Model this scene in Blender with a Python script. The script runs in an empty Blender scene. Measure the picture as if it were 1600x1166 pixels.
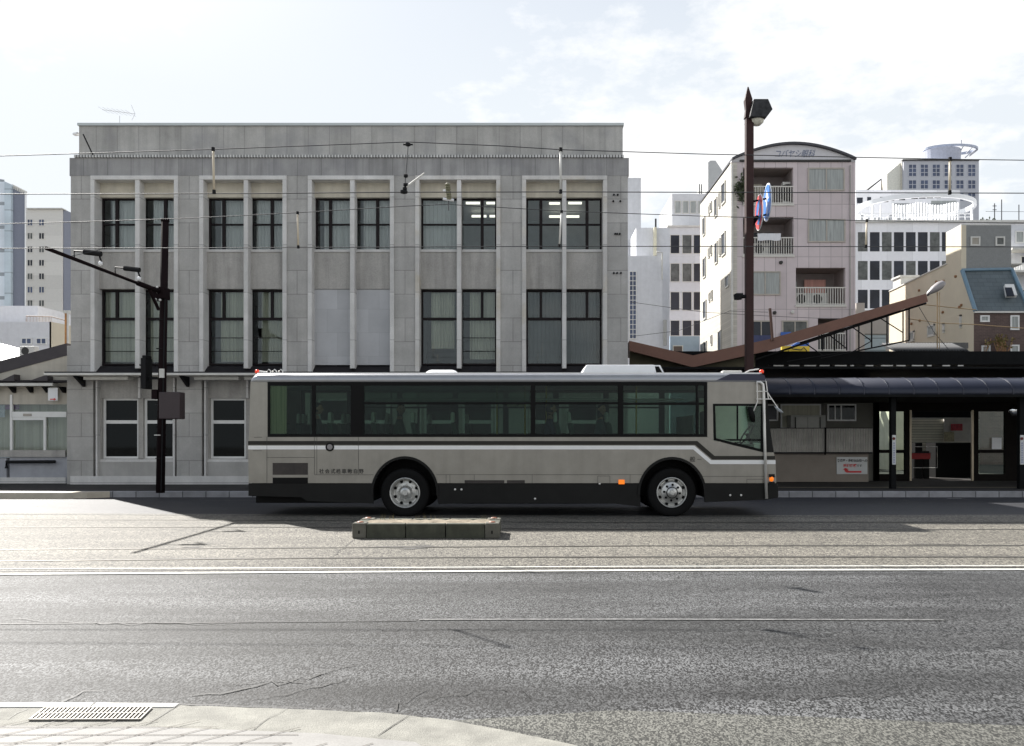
import bpy, bmesh, math, random
from mathutils import Vector, Matrix
R = math.radians
random.seed(7)
sc = bpy.context.scene
col = sc.collection
# ---------------------------------------------------------------- camera, sky, sun, exposure
F, VX, VY, EYE = 1300.0, 826.0, 680.0, 1.6          # focal length / vanishing point measured on the 1600 px photo
cd = bpy.data.cameras.new('camera'); cam = bpy.data.objects.new('camera', cd); col.objects.link(cam)
cam.location = (0, 0, EYE); cam.rotation_euler = (R(90), 0, 0)
cd.sensor_width = 36; cd.lens = F/1600*36; cd.shift_x = -26/1600; cd.shift_y = 97/1600
cd.clip_start = .1; cd.clip_end = 6000
sc.camera = cam
SUN = Vector((-.75, .90, 1.0)).normalized()
sl = bpy.data.lights.new('sun', 'SUN'); sl.energy = 5.0; sl.angle = R(.53); sl.color = (1, .965, .91)
so = bpy.data.objects.new('sun', sl); col.objects.link(so)
so.rotation_euler = (-SUN).to_track_quat('-Z', 'Y').to_euler(); so.location = (-20, 25, 40)
w = bpy.data.worlds.new('World'); sc.world = w; w.use_nodes = True
nt = w.node_tree; nt.nodes.clear()
def N(t, **k):
    n = nt.nodes.new(t)
    for a, b in k.items(): setattr(n, a, b)
    return n
out = N('ShaderNodeOutputWorld'); bg = N('ShaderNodeBackground'); bg.inputs[1].default_value = .06
sky = N('ShaderNodeTexSky'); sky.sky_type = 'NISHITA'; sky.sun_disc = False
sky.sun_elevation = math.asin(SUN.z); sky.sun_rotation = math.atan2(SUN.x, SUN.y)
sky.air_density = 1.0; sky.dust_density = 2.0
tc = N('ShaderNodeTexCoord'); mp = N('ShaderNodeMapping'); mp.inputs['Scale'].default_value = (1, 1, 2.2)
n1 = N('ShaderNodeTexNoise'); n1.inputs['Scale'].default_value = 2.6; n1.inputs['Detail'].default_value = 9; n1.inputs['Roughness'].default_value = .62
rp = N('ShaderNodeValToRGB'); rp.color_ramp.elements[0].position = .50; rp.color_ramp.elements[1].position = .58
mx = N('ShaderNodeMix', data_type='RGBA'); mx.inputs[7].default_value = (8.6, 8.6, 8.6, 1)
hz = N('ShaderNodeMix', data_type='RGBA'); hz.inputs[7].default_value = (6.75, 7.15, 7.5, 1)
nt.links.new(tc.outputs['Generated'], mp.inputs[0]); nt.links.new(mp.outputs[0], n1.inputs[0]); cs = N('ShaderNodeSeparateXYZ'); nt.links.new(tc.outputs['Generated'], cs.inputs[0]); cm_ = N('ShaderNodeMapRange'); cm_.inputs[1].default_value = -.25; cm_.inputs[2].default_value = .5; cm_.inputs[3].default_value = -.10; cm_.inputs[4].default_value = .10
nt.links.new(cs.outputs[0], cm_.inputs[0]); ca = N('ShaderNodeMath', operation='ADD'); nt.links.new(n1.outputs[0], ca.inputs[0]); nt.links.new(cm_.outputs[0], ca.inputs[1]); nt.links.new(ca.outputs[0], rp.inputs[0])
nt.links.new(sky.outputs[0], hz.inputs[6]); nt.links.new(hz.outputs[2], mx.inputs[6]); nt.links.new(rp.outputs[0], mx.inputs[0])
# pale summer haze, densest at the horizon and thinning to blue overhead
sx = N('ShaderNodeSeparateXYZ'); nt.links.new(tc.outputs['Generated'], sx.inputs[0])
hr = N('ShaderNodeMapRange'); hr.inputs[1].default_value = .36; hr.inputs[2].default_value = .85; hr.inputs[3].default_value = .93; hr.inputs[4].default_value = .08
nt.links.new(sx.outputs[2], hr.inputs[0]); nt.links.new(hr.outputs[0], hz.inputs[0])
cr = N('ShaderNodeMath', operation='MULTIPLY'); ch_ = N('ShaderNodeMapRange'); ch_.inputs[1].default_value = .3; ch_.inputs[2].default_value = .75; ch_.inputs[3].default_value = 1; ch_.inputs[4].default_value = .25
nt.links.new(sx.outputs[2], ch_.inputs[0]); nt.links.new(rp.outputs[0], cr.inputs[0]); nt.links.new(ch_.outputs[0], cr.inputs[1]); nt.links.new(cr.outputs[0], mx.inputs[0])
nt.links.new(mx.outputs[2], bg.inputs[0]); nt.links.new(bg.outputs[0], out.inputs[0])
sc.view_settings.view_transform = 'Standard'; sc.view_settings.look = 'None'
sc.view_settings.exposure = 1.15; sc.view_settings.gamma = 1
sc.render.engine = 'CYCLES'

# ---------------------------------------------------------------- helpers
def X(px, Y): return (px-VX)/F*Y
def Z(py, Y): return EYE+(VY-py)/F*Y
def G(px, py, z=0):                                  # point of the ground seen at a pixel
    Y = F*(EYE-z)/(py-VY); return (X(px, Y), Y)
def P(px, py, Y): return (X(px, Y), Y, Z(py, Y))
ORG = {}
class MB:
    def __init__(s): s.v = []; s.f = []
    def box(s, x0, x1, y0, y1, z0, z1):
        if x0 > x1: x0, x1 = x1, x0
        if y0 > y1: y0, y1 = y1, y0
        if z0 > z1: z0, z1 = z1, z0
        b = len(s.v)
        s.v += [(x0,y0,z0),(x1,y0,z0),(x1,y1,z0),(x0,y1,z0),(x0,y0,z1),(x1,y0,z1),(x1,y1,z1),(x0,y1,z1)]
        s.f += [tuple(b+i for i in q) for q in ((0,3,2,1),(4,5,6,7),(0,1,5,4),(1,2,6,5),(2,3,7,6),(3,0,4,7))]
        return s
    def pbox(s, px0, px1, py0, py1, Y, d, back=None):   # box whose front face fills a pixel rectangle at depth Y
        return s.box(X(px0,Y), X(px1,Y), Y, Y+d, Z(py1,Y), Z(py0,Y))
    def prism(s, poly, vec):                         # 3-D polygon swept along a vector
        b = len(s.v); n = len(poly); v = Vector(vec)
        s.v += [tuple(p) for p in poly]+[tuple(Vector(p)+v) for p in poly]
        s.f += [tuple(range(b, b+n)), tuple(range(b+2*n-1, b+n-1, -1))]
        s.f += [(b+i, b+(i+1) % n, b+n+(i+1) % n, b+n+i) for i in range(n)]
        return s
    def pprism(s, pts, Y, d): return s.prism([P(a, b, Y) for a, b in pts], (0, d, 0))
    def face(s, pts):
        b = len(s.v); s.v += [tuple(p) for p in pts]; s.f.append(tuple(range(b, b+len(pts)))); return s
    def tube(s, pts, r, n=8, r2=None, cap=True):
        pts = [Vector(p) for p in pts]; m = len(pts); b = len(s.v)
        for i, p in enumerate(pts):
            d = (pts[min(i+1, m-1)]-pts[max(i-1, 0)]).normalized()
            a = Vector((0, 0, 1)) if abs(d.z) < .9 else Vector((1, 0, 0))
            u = d.cross(a).normalized(); w_ = d.cross(u)
            rr = r if r2 is None else r+(r2-r)*i/(m-1)
            for k in range(n):
                t = 2*math.pi*(k+.5)/n
                s.v.append(tuple(p+(u*math.cos(t)+w_*math.sin(t))*rr))
        for i in range(m-1):
            for k in range(n):
                s.f.append((b+i*n+k, b+i*n+(k+1) % n, b+(i+1)*n+(k+1) % n, b+(i+1)*n+k))
        if cap: s.f += [tuple(b+k for k in range(n-1, -1, -1)), tuple(b+(m-1)*n+k for k in range(n))]
        return s
    def lathe(s, prof, c, axis='y', n=32):           # prof: (r, h) pairs
        b = len(s.v); m = len(prof); c = Vector(c)
        for r, h in prof:
            for k in range(n):
                t = 2*math.pi*k/n; a, e = r*math.cos(t), r*math.sin(t)
                o = {'y': (a, h, e), 'z': (a, e, h), 'x': (h, a, e)}[axis]
                s.v.append(tuple(c+Vector(o)))
        for i in range(m-1):
            for k in range(n):
                s.f.append((b+i*n+k, b+i*n+(k+1) % n, b+(i+1)*n+(k+1) % n, b+(i+1)*n+k))
        return s
    def build(s, name, m, parent=None, bevel=0, smooth=False, fix=True):
        o0 = Vector((0, 0, 0))
        if parent is not None: o0 = ORG.get(parent.name, o0)
        me = bpy.data.meshes.new(name)
        me.from_pydata([tuple(Vector(v)-o0) for v in s.v], [], s.f); me.validate()
        if fix:
            bm = bmesh.new(); bm.from_mesh(me); bmesh.ops.recalc_face_normals(bm, faces=bm.faces); bm.to_mesh(me); bm.free()
        if m is not None: me.materials.append(m)
        if smooth:
            for p in me.polygons: p.use_smooth = True
        o = bpy.data.objects.new(name, me); col.objects.link(o)
        if parent is not None: o.parent = parent; ORG[o.name] = o0
        if bevel:
            b = o.modifiers.new('bevel', 'BEVEL'); b.width = bevel; b.segments = 2; b.limit_method = 'ANGLE'
        return o
def tag(o, label=None, cat=None, group=None, kind=None):
    if label: o['label'] = label
    if cat: o['category'] = cat
    if group: o['group'] = group
    if kind: o['kind'] = kind
    return o
def thing(name, loc, label, cat, group=None):
    o = bpy.data.objects.new(name, None); col.objects.link(o); o.location = loc; o.empty_display_size = .2
    ORG[o.name] = Vector(loc); return tag(o, label, cat, group)
def struct(name, mb, m, **k): return tag(mb.build(name, m, **k), kind='structure')
def text(name, s, size, m, parent, mat4, shear=0, bold=0.0):
    cu = bpy.data.curves.new(name, 'FONT'); cu.body = s; cu.size = size; cu.extrude = .002; cu.align_x = 'CENTER'; cu.align_y = 'CENTER'; cu.shear = shear; cu.offset = bold
    t = bpy.data.objects.new(name, cu); col.objects.link(t)
    bpy.context.view_layer.update()
    me = bpy.data.meshes.new_from_object(t.evaluated_get(bpy.context.evaluated_depsgraph_get()))
    bpy.data.objects.remove(t); bpy.data.curves.remove(cu)
    me.transform(Matrix.Translation(-ORG.get(parent.name, Vector((0,0,0)))) @ mat4)
    me.materials.clear(); me.materials.append(m)
    o = bpy.data.objects.new(name, me); col.objects.link(o); o.parent = parent; ORG[o.name] = ORG.get(parent.name, Vector((0,0,0)))
    return o
def facing(x, y, z, sx=1.0, rz=0): return Matrix.Translation((x, y, z)) @ Matrix.Rotation(rz, 4, 'Z') @ Matrix.Rotation(R(90), 4, 'X') @ Matrix.Diagonal((sx, 1, 1, 1))

# ---------------------------------------------------------------- materials
def mat(name, c, rough=.7, metal=0, var=.12, scale=4, bump=0, bscale=60, spec=.5, streak=0, joint=None, jw=.008, jcol=.45, coat=0, emit=None, estr=1, stretch=(1,1,1), fine=0, fscale=120, tint=None):
    m = bpy.data.materials.new(name); m.use_nodes = True; t = m.node_tree; L = t.links.new
    p = t.nodes['Principled BSDF']; p.inputs['Roughness'].default_value = rough; p.inputs['Metallic'].default_value = metal
    p.inputs['Specular IOR Level'].default_value = spec; p.inputs['Coat Weight'].default_value = coat
    g = t.nodes.new('ShaderNodeNewGeometry'); pos = g.outputs['Position']
    def noise(sc_, det=6, vec=None, ro=.6, st=(1,1,1)):
        mp = t.nodes.new('ShaderNodeMapping'); mp.inputs['Scale'].default_value = st; L(pos, mp.inputs[0])
        n = t.nodes.new('ShaderNodeTexNoise'); n.inputs['Scale'].default_value = sc_; n.inputs['Detail'].default_value = det; n.inputs['Roughness'].default_value = ro
        L(mp.outputs[0], n.inputs[0]); return n.outputs[0]
    def math_(op, a, b=None, cl=False):
        n = t.nodes.new('ShaderNodeMath'); n.operation = op; n.use_clamp = cl
        for i, q in enumerate((a, b)):
            if q is None: continue
            if isinstance(q, (int, float)): n.inputs[i].default_value = q
            else: L(q, n.inputs[i])
        return n.outputs[0]
    val = None
    def mulv(v):
        nonlocal val
        val = v if val is None else math_('MULTIPLY', val, v)
    if var:
        n = noise(scale, st=stretch); r_ = t.nodes.new('ShaderNodeMapRange'); L(n, r_.inputs[0])
        r_.inputs[1].default_value = .3; r_.inputs[2].default_value = .7; r_.inputs[3].default_value = 1-var; r_.inputs[4].default_value = 1+var; mulv(r_.outputs[0])
    if streak:
        n = noise(1.0, 8, st=(5, 5, .35)); r_ = t.nodes.new('ShaderNodeMapRange'); L(n, r_.inputs[0])
        r_.inputs[1].default_value = .42; r_.inputs[2].default_value = .7; r_.inputs[3].default_value = 1+streak*.15; r_.inputs[4].default_value = 1-streak; mulv(r_.outputs[0])
    if fine:
        n = noise(fscale, 3); r_ = t.nodes.new('ShaderNodeMapRange'); L(n, r_.inputs[0])
        r_.inputs[1].default_value = .3; r_.inputs[2].default_value = .7; r_.inputs[3].default_value = 1-fine; r_.inputs[4].default_value = 1+fine; mulv(r_.outputs[0])
    if joint:                                         # (width, height, offset x, offset z, stagger)
        jx, jz, ox, oz, stg = joint
        sp = t.nodes.new('ShaderNodeSeparateXYZ'); L(pos, sp.inputs[0])
        zz = math_('DIVIDE', math_('SUBTRACT', sp.outputs[2], oz), jz) if jz else None
        xx = math_('DIVIDE', math_('SUBTRACT', sp.outputs[0], ox), jx) if jx else None
        cell = None
        if jz:
            row = math_('FLOOR', zz)
            dz = math_('MULTIPLY', math_('PINGPONG', zz, .5), jz) if False else math_('MULTIPLY', math_('ABSOLUTE', math_('SUBTRACT', zz, math_('ROUND', zz))), jz)
            jm = math_('GREATER_THAN', dz, jw); cell = row
        else: jm = None; row = None
        if jx:
            if stg and row is not None: xx = math_('ADD', xx, math_('MULTIPLY', row, stg))
            dx = math_('MULTIPLY', math_('ABSOLUTE', math_('SUBTRACT', xx, math_('ROUND', xx))), jx)
            jm2 = math_('GREATER_THAN', dx, jw); jm = jm2 if jm is None else math_('MULTIPLY', jm, jm2)
            fx = math_('FLOOR', xx); cell = fx if cell is None else math_('ADD', math_('MULTIPLY', cell, 17.3), fx)
        wn = t.nodes.new('ShaderNodeTexWhiteNoise'); wn.noise_dimensions = '1D'; L(cell, wn.inputs['W'])
        mulv(math_('ADD', math_('MULTIPLY', wn.outputs[0], .16), .92))
        mulv(math_('ADD', math_('MULTIPLY', jm, 1-jcol), jcol))
    if val is not None:
        mm = t.nodes.new('ShaderNodeMix'); mm.data_type = 'RGBA'; mm.blend_type = 'MULTIPLY'; mm.inputs[0].default_value = 1
        mm.inputs[6].default_value = (*c, 1); cc = t.nodes.new('ShaderNodeCombineColor')
        for i in range(3): L(val, cc.inputs[i])
        L(cc.outputs[0], mm.inputs[7]); res = mm.outputs[2]
        if tint:                                      # second colour in large patches
            tm = t.nodes.new('ShaderNodeMix'); tm.data_type = 'RGBA'; L(res, tm.inputs[6]); tm.inputs[7].default_value = (*tint, 1)
            r_ = t.nodes.new('ShaderNodeMapRange'); L(noise(.9, 5), r_.inputs[0]); r_.inputs[1].default_value = .5; r_.inputs[2].default_value = .75; r_.inputs[4].default_value = .6
            L(r_.outputs[0], tm.inputs[0]); res = tm.outputs[2]
        L(res, p.inputs['Base Color'])
    else: p.inputs['Base Color'].default_value = (*c, 1)
    if bump:
        b = t.nodes.new('ShaderNodeBump'); b.inputs['Strength'].default_value = bump; b.inputs['Distance'].default_value = .01
        L(noise(bscale, 4), b.inputs['Height']); L(b.outputs[0], p.inputs['Normal'])
    if emit: p.inputs['Emission Color'].default_value = (*emit, 1); p.inputs['Emission Strength'].default_value = estr
    return m
def glass(name, tint, gl=0, rough=.03, ior=1.3):
    m = bpy.data.materials.new(name); m.use_nodes = True; t = m.node_tree; L = t.links.new
    t.nodes.clear(); o = t.nodes.new('ShaderNodeOutputMaterial'); a = t.nodes.new('ShaderNodeBsdfTransparent'); a.inputs[0].default_value = (*tint, 1)
    b = t.nodes.new('ShaderNodeBsdfGlossy'); b.inputs['Roughness'].default_value = rough; b.inputs[0].default_value = (.9, .95, .95, 1)
    f = t.nodes.new('ShaderNodeFresnel'); f.inputs[0].default_value = ior
    ad = t.nodes.new('ShaderNodeMath'); ad.operation = 'MULTIPLY_ADD'; ad.inputs[1].default_value = 1.0; ad.inputs[2].default_value = gl; ad.use_clamp = True
    x = t.nodes.new('ShaderNodeMixShader'); L(f.outputs[0], ad.inputs[0]); L(ad.outputs[0], x.inputs[0]); L(a.outputs[0], x.inputs[1]); L(b.outputs[0], x.inputs[2]); L(x.outputs[0], o.inputs[0])
    return m
def asphalt(name, dark, light, sc_, rough, spec, patch=.25, bumpd=.006, crack=True, st=1.0):
    m = bpy.data.materials.new(name); m.use_nodes = True; t = m.node_tree; L = t.links.new; p = t.nodes['Principled BSDF']
    g = t.nodes.new('ShaderNodeNewGeometry').outputs['Position']
    mg = t.nodes.new('ShaderNodeMapping'); mg.inputs['Scale'].default_value = (1, st, 1); L(g, mg.inputs[0]); gs = mg.outputs[0]
    v = t.nodes.new('ShaderNodeTexVoronoi'); v.inputs['Scale'].default_value = sc_; L(gs, v.inputs[0])
    v2 = t.nodes.new('ShaderNodeTexNoise'); v2.inputs['Scale'].default_value = sc_*.55; v2.inputs['Detail'].default_value = 5; L(gs, v2.inputs[0])
    sp = t.nodes.new('ShaderNodeSeparateColor'); L(v.outputs['Color'], sp.inputs[0])
    r = t.nodes.new('ShaderNodeValToRGB'); e = r.color_ramp.elements; e[0].position = .34; e[0].color = (*dark, 1); e[1].position = .74; e[1].color = (*light, 1)
    ad = t.nodes.new('ShaderNodeMix'); ad.inputs[0].default_value = .3; L(sp.outputs[0], ad.inputs[2]); L(v2.outputs[0], ad.inputs[3]); L(ad.outputs[0], r.inputs[0])
    mp = t.nodes.new('ShaderNodeMapping'); mp.inputs['Scale'].default_value = (.25, 1.3, 1); L(g, mp.inputs[0])
    n = t.nodes.new('ShaderNodeTexNoise'); n.inputs['Scale'].default_value = 1.3; n.inputs['Detail'].default_value = 7; n.inputs['Roughness'].default_value = .6; L(mp.outputs[0], n.inputs[0])
    mr = t.nodes.new('ShaderNodeMapRange'); L(n.outputs[0], mr.inputs[0]); mr.inputs[1].default_value = .35; mr.inputs[2].default_value = .65; mr.inputs[3].default_value = 1-patch; mr.inputs[4].default_value = 1+patch
    mp3 = t.nodes.new('ShaderNodeMapping'); mp3.inputs['Scale'].default_value = (.10, .9, 1); L(g, mp3.inputs[0])
    n3 = t.nodes.new('ShaderNodeTexNoise'); n3.inputs['Scale'].default_value = .9; n3.inputs['Detail'].default_value = 3; L(mp3.outputs[0], n3.inputs[0])
    m3 = t.nodes.new('ShaderNodeMapRange'); L(n3.outputs[0], m3.inputs[0]); m3.inputs[1].default_value = .38; m3.inputs[2].default_value = .62; m3.inputs[3].default_value = 1-patch*.8; m3.inputs[4].default_value = 1+patch*.5
    mu = t.nodes.new('ShaderNodeMath'); mu.operation = 'MULTIPLY'; L(mr.outputs[0], mu.inputs[0]); L(m3.outputs[0], mu.inputs[1]); mr = mu
    cm = t.nodes.new('ShaderNodeCombineColor')
    if crack:                                         # dark wandering cracks
        dn = t.nodes.new('ShaderNodeTexNoise'); dn.inputs['Scale'].default_value = 1.5; dn.inputs['Detail'].default_value = 6; L(g, dn.inputs[0])
        va = t.nodes.new('ShaderNodeVectorMath'); va.operation = 'MULTIPLY_ADD'; va.inputs[1].default_value = (.7, .7, 0); L(dn.outputs['Color'], va.inputs[0]); L(g, va.inputs[2])
        cv = t.nodes.new('ShaderNodeTexVoronoi'); cv.feature = 'DISTANCE_TO_EDGE'; cv.inputs['Scale'].default_value = .42; L(va.outputs[0], cv.inputs[0])
        cr = t.nodes.new('ShaderNodeMapRange'); L(cv.outputs[0], cr.inputs[0]); cr.inputs[1].default_value = 0; cr.inputs[2].default_value = .006; cr.inputs[3].default_value = .45; cr.inputs[4].default_value = 1
        ml = t.nodes.new('ShaderNodeMath'); ml.operation = 'MULTIPLY'; L(cr.outputs[0], ml.inputs[0]); L(mr.outputs[0], ml.inputs[1]); vv = ml.outputs[0]
    else: vv = mr.outputs[0]
    for i in range(3): L(vv, cm.inputs[i])
    mm = t.nodes.new('ShaderNodeMix'); mm.data_type = 'RGBA'; mm.blend_type = 'MULTIPLY'; mm.inputs[0].default_value = 1
    L(r.outputs[0], mm.inputs[6]); L(cm.outputs[0], mm.inputs[7]); L(mm.outputs[2], p.inputs['Base Color'])
    p.inputs['Roughness'].default_value = rough; p.inputs['Specular IOR Level'].default_value = spec
    b = t.nodes.new('ShaderNodeBump'); b.inputs['Strength'].default_value = 1; b.inputs['Distance'].default_value = bumpd; L(ad.outputs[0], b.inputs['Height']); L(b.outputs[0], p.inputs['Normal'])
    return m
M = {}
M['near_asphalt'] = asphalt('coarse dark asphalt', (.002,.002,.002), (.108,.110,.112), 110, .70, .34, .48, .013, False, st=.5)
M['patch_asphalt'] = asphalt('newer asphalt patch', (.03,.03,.027), (.15,.149,.133), 125, .75, .3, .12, .006, False, st=.5)
M['tram_asphalt'] = asphalt('worn beige asphalt', (.05,.046,.040), (.245,.228,.19), 85, .72, .32, .18, .007, False, st=.35)
M['far_asphalt'] = asphalt('smooth dark asphalt', (.008,.009,.012), (.034,.035,.041), 60, .66, .5, .2, .004, False)
M['ground'] = asphalt('distant ground', (.10,.10,.10), (.2,.2,.19), 6, .8, .3, .2, .004, False)
M['concrete'] = mat('pale concrete edging', (.21,.205,.18), .8, var=.28, scale=5, bump=.6, bscale=120, fine=.18, fscale=150)
M['kerb'] = mat('kerb concrete', (.26,.26,.27), .8, var=.2, scale=3, fine=.15, joint=(.6, 0, .1, 0, 0), jw=.012, jcol=.25)
M['kerb_white'] = mat('white kerb stone', (.5,.49,.46), .7, var=.08, fine=.08, fscale=90)
M['pave_far'] = mat('dark pavement', (.045,.042,.040), .85, spec=.15, var=.2, scale=2, fine=.2, fscale=60)
M['line'] = mat('white road paint', (.55,.55,.52), .6, var=.14, scale=12, fine=.22, fscale=60)
M['line_worn'] = mat('worn road paint', (.13,.13,.128), .7, var=.5, scale=9, fine=.6, fscale=50)
M['stain'] = asphalt('dark tar scab', (.03,.028,.026), (.12,.115,.105), 60, .7, .4, .3, .008, False)
M['groove'] = mat('rail groove', (.012,.011,.01), .6, var=.2)
M['rail'] = mat('rail steel', (.30,.28,.25), .32, metal=.9, var=.2, scale=3)
# joints of the stone façade
S = dict(rough=.85, var=.13, scale=1.6, fine=.10, fscale=55, bump=.35, bscale=70)
M['stone_parapet'] = mat('parapet stone', (.44,.43,.405), streak=.20, tint=(.27,.27,.285), joint=(.63, 0, -13.48, 0, 0), jw=.011, jcol=.72, **S)
M['stone_band'] = mat('frieze stone', (.335,.33,.325), streak=.26, tint=(.21,.21,.225), joint=(.70, 0, -13.1, 0, 0), jw=.011, jcol=.7, **S)
M['stone'] = mat('ashlar stone', (.43,.42,.40), streak=.10, tint=(.33,.32,.295), joint=(3.178, .70, (295.6-826)/1300*24.5, .15, .5), jw=.010, jcol=.6, **S)
M['stone_plain'] = mat('smooth stone trim', (.61,.60,.58), streak=.06, joint=(0, 1.4, 0, .2, 0), jw=.009, jcol=.6, **S)
M['stone_stained'] = mat('rust stained stone trim', (.60,.585,.56), streak=.12, tint=(.50,.40,.22), joint=(0, 1.4, 0, .2, 0), jw=.009, jcol=.6, **S)
M['stone_cream'] = mat('cream plaster panel', (.56,.52,.43), .85, var=.12, scale=2.5, streak=.12, fine=.06)
M['spandrel'] = mat('roughcast spandrel', (.40,.385,.36), .9, streak=.22, var=.1, scale=2, fine=.16, fscale=45, bump=.4, bscale=60)
M['infill'] = mat('grey infill panel', (.46,.465,.475), .85, var=.07, scale=1.5, fine=.05, joint=(.62, .70, -6.0, .45, .5), jw=.006, jcol=.85)
M['cornice'] = mat('cornice tiles', (.60,.60,.58), .8, var=.1, joint=(.088, 0, 0, 0, 0), jw=.018, jcol=.28)
M['cap'] = mat('coping metal', (.50,.53,.52), .4, metal=.3, var=.05)
M['dark_frame'] = mat('dark brown window frame', (.012,.008,.009), .6, spec=.2, var=.1)
M['ledge_dark'] = mat('dark ledge flashing', (.02,.018,.02), .6, spec=.2, var=.2)
M['white_frame'] = mat('white aluminium frame', (.74,.74,.72), .45, var=.05)
M['ledge_white'] = mat('weathered white ledge', (.62,.61,.57), .6, var=.12, scale=3)
M['curtain'] = mat('grey green curtain', (.50,.49,.39), .9, var=.22, scale=1.2, stretch=(9, 1, .2))
M['curtain_pale'] = mat('pale blue grey blind', (.62,.61,.59), .9, var=.12, scale=1.2, stretch=(9, 1, .2))
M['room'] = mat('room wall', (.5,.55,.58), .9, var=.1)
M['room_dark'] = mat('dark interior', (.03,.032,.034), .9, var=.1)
M['glass'] = glass('window glass', (.86,.885,.885), .0, ior=1.5)
M['glass_dark'] = glass('dark window glass', (.18,.20,.21), .0, ior=1.28)
M['bus_glass'] = glass('green tinted bus glass', (.56,.64,.59), .0, ior=1.27)
M['cab_glass'] = glass('clear cab glass', (.88,.95,.90), .0)
M['far_glass'] = mat('far window glass', (.018,.022,.032), .3, var=.5, scale=.6, spec=.3)
M['far_glass_blue'] = mat('blue far window glass', (.06,.08,.14), .3, var=.4, scale=.6, spec=.4)
M['far_glass_b'] = mat('far window glass with blind', (.10,.105,.10), .35, var=.5, scale=2, spec=.3)
M['far_blind'] = mat('pale curtained glass', (.32,.34,.33), .35, var=.3, scale=3, stretch=(6, 6, .3))
M['tube'] = mat('fluorescent tube', (.9,.9,.8), .5, var=0, emit=(1, .97, .82), estr=.8)
M['black'] = mat('matt black', (.004,.004,.004), .6, var=.1, spec=.15)
M['rubber'] = mat('tyre rubber', (.006,.006,.006), .8, spec=.15, var=.15)
M['pole'] = mat('dark brown painted steel', (.014,.009,.010), .85, spec=.05, var=.15, scale=6)
M['lamp_pole'] = mat('maroon painted steel', (.034,.012,.011), .6, spec=.3, var=.2, scale=5)
M['iron'] = mat('black iron', (.007,.007,.008), .6, spec=.2, var=.15)
M['wire'] = mat('overhead wire', (.04,.042,.045), .6, metal=.2, var=.1)
M['rod'] = mat('cream insulating rod', (.55,.48,.36), .5, var=.1)
M['bus_paint'] = mat('beige grey bus paint', (.275,.258,.222), .34, metal=.2, var=.09, scale=1.5, coat=.3, streak=.10, bump=.04, bscale=3, fine=.05, fscale=5)
M['bus_roof'] = mat('sky sheen bus roof paint', (.36,.37,.39), .3, metal=.3, var=.06, coat=.3)  # roof colour lightened and blued to carry the sky's reflection
M['bus_white'] = mat('white stripe', (.78,.78,.77), .4, var=.04)
M['bus_dark'] = mat('dark olive stripe', (.022,.020,.016), .4, spec=.25, var=.1)
M['bus_blue'] = mat('navy roof corner', (.010,.013,.04), .35, var=.1)
M['bus_seam'] = mat('panel seam', (.03,.028,.025), .6, var=.1)
M['white_plastic'] = mat('white roof plastic', (.80,.81,.82), .4, var=.04)
M['skirt'] = mat('black lower skirt', (.008,.008,.0075), .5, spec=.2, var=.25, scale=3)
M['chrome'] = mat('worn wheel steel', (.52,.52,.50), .38, metal=.75, var=.15, scale=14)
M['steel_white'] = mat('pale steel tube', (.66,.65,.62), .3, metal=.4, var=.05)
M['amber'] = mat('amber lamp', (.7,.16,.01), .3, var=.0, emit=(1, .22, .01), estr=.35)
M['red_lamp'] = mat('red marker lamp', (.75,.05,.02), .3, var=0, emit=(1, .08, .03), estr=.15)
M['mirror'] = mat('mirror glass', (.8,.82,.85), .08, metal=1, var=0)
M['seat'] = mat('bus seat cloth', (.03,.07,.05), .9, var=.3, scale=8)
M['headrest'] = mat('white headrest cover', (.55,.60,.56), .8, var=.05)
M['handrail'] = mat('yellow handrail', (.6,.45,.05), .4, var=.05)
M['bus_inside'] = mat('bus lining', (.38,.42,.38), .7, var=.1)
# ---------------------------------------------------------------- ground, roads, pavements
def sheet(name, pts, z, m):
    mb = MB(); mb.face([(x, y, z) for x, y in pts]); o = mb.build(name, m, fix=False)
    if o.data.polygons[0].normal.z < 0: o.data.flip_normals()
    return tag(o, kind='structure')
def line_pts(px_pts): return [G(a, b) for a, b in px_pts]
def ext(pts, x0=-60, x1=60):                         # extend a left-to-right polyline straight on at both ends
    (ax, ay), (bx, by) = pts[0], pts[1]; (cx, cy), (dx, dy) = pts[-2], pts[-1]
    return [(x0, ay+(ay-by)/(ax-bx)*(x0-ax)*.3)]+pts+[(x1, dy+(dy-cy)/(dx-cx)*(x1-dx)*.3)]
def strip(name, near, far, z, m):
    return sheet(name, near+far[::-1], z, m)
sheet('ground', [(-900,-60),(900,-60),(900,2500),(-900,2500)], -.02, M['ground'])
e_white = ext(line_pts([(0,899),(500,896),(1000,893.5),(1600,891.5)]))
e_far = ext(line_pts([(0,802),(600,805),(1000,806),(1600,804.5)]))
kerbY = 21.4
strip('near_road', [(-60,2.6),(60,2.6)], e_white, 0, M['near_asphalt'])
strip('tram_track_bed', e_white, e_far, .004, M['tram_asphalt'])
strip('far_road', e_far, [(-60,kerbY),(60,kerbY)], .0, M['far_asphalt'])
def ribbon(name, px_pts, w0, m, z, extend=True):     # painted line or groove lying along px points (width in metres)
    c = line_pts(px_pts)
    if extend: c = ext(c)
    return sheet(name, [(x, y-w0/2) for x, y in c]+[(x, y+w0/2) for x, y in c][::-1], z, m)
ribbon('road_marking', [(0,898.2),(500,895),(1000,892),(1600,890.8)], .10, M['line'], .009)
ribbon('road_marking', [(0,890),(500,888.5),(1000,886),(1600,885)], .055, M['line'], .009)
ribbon('tram_rail', [(0,893.5),(500,891.5),(1000,888.8),(1600,887.6)], .045, M['groove'], .008)
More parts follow.
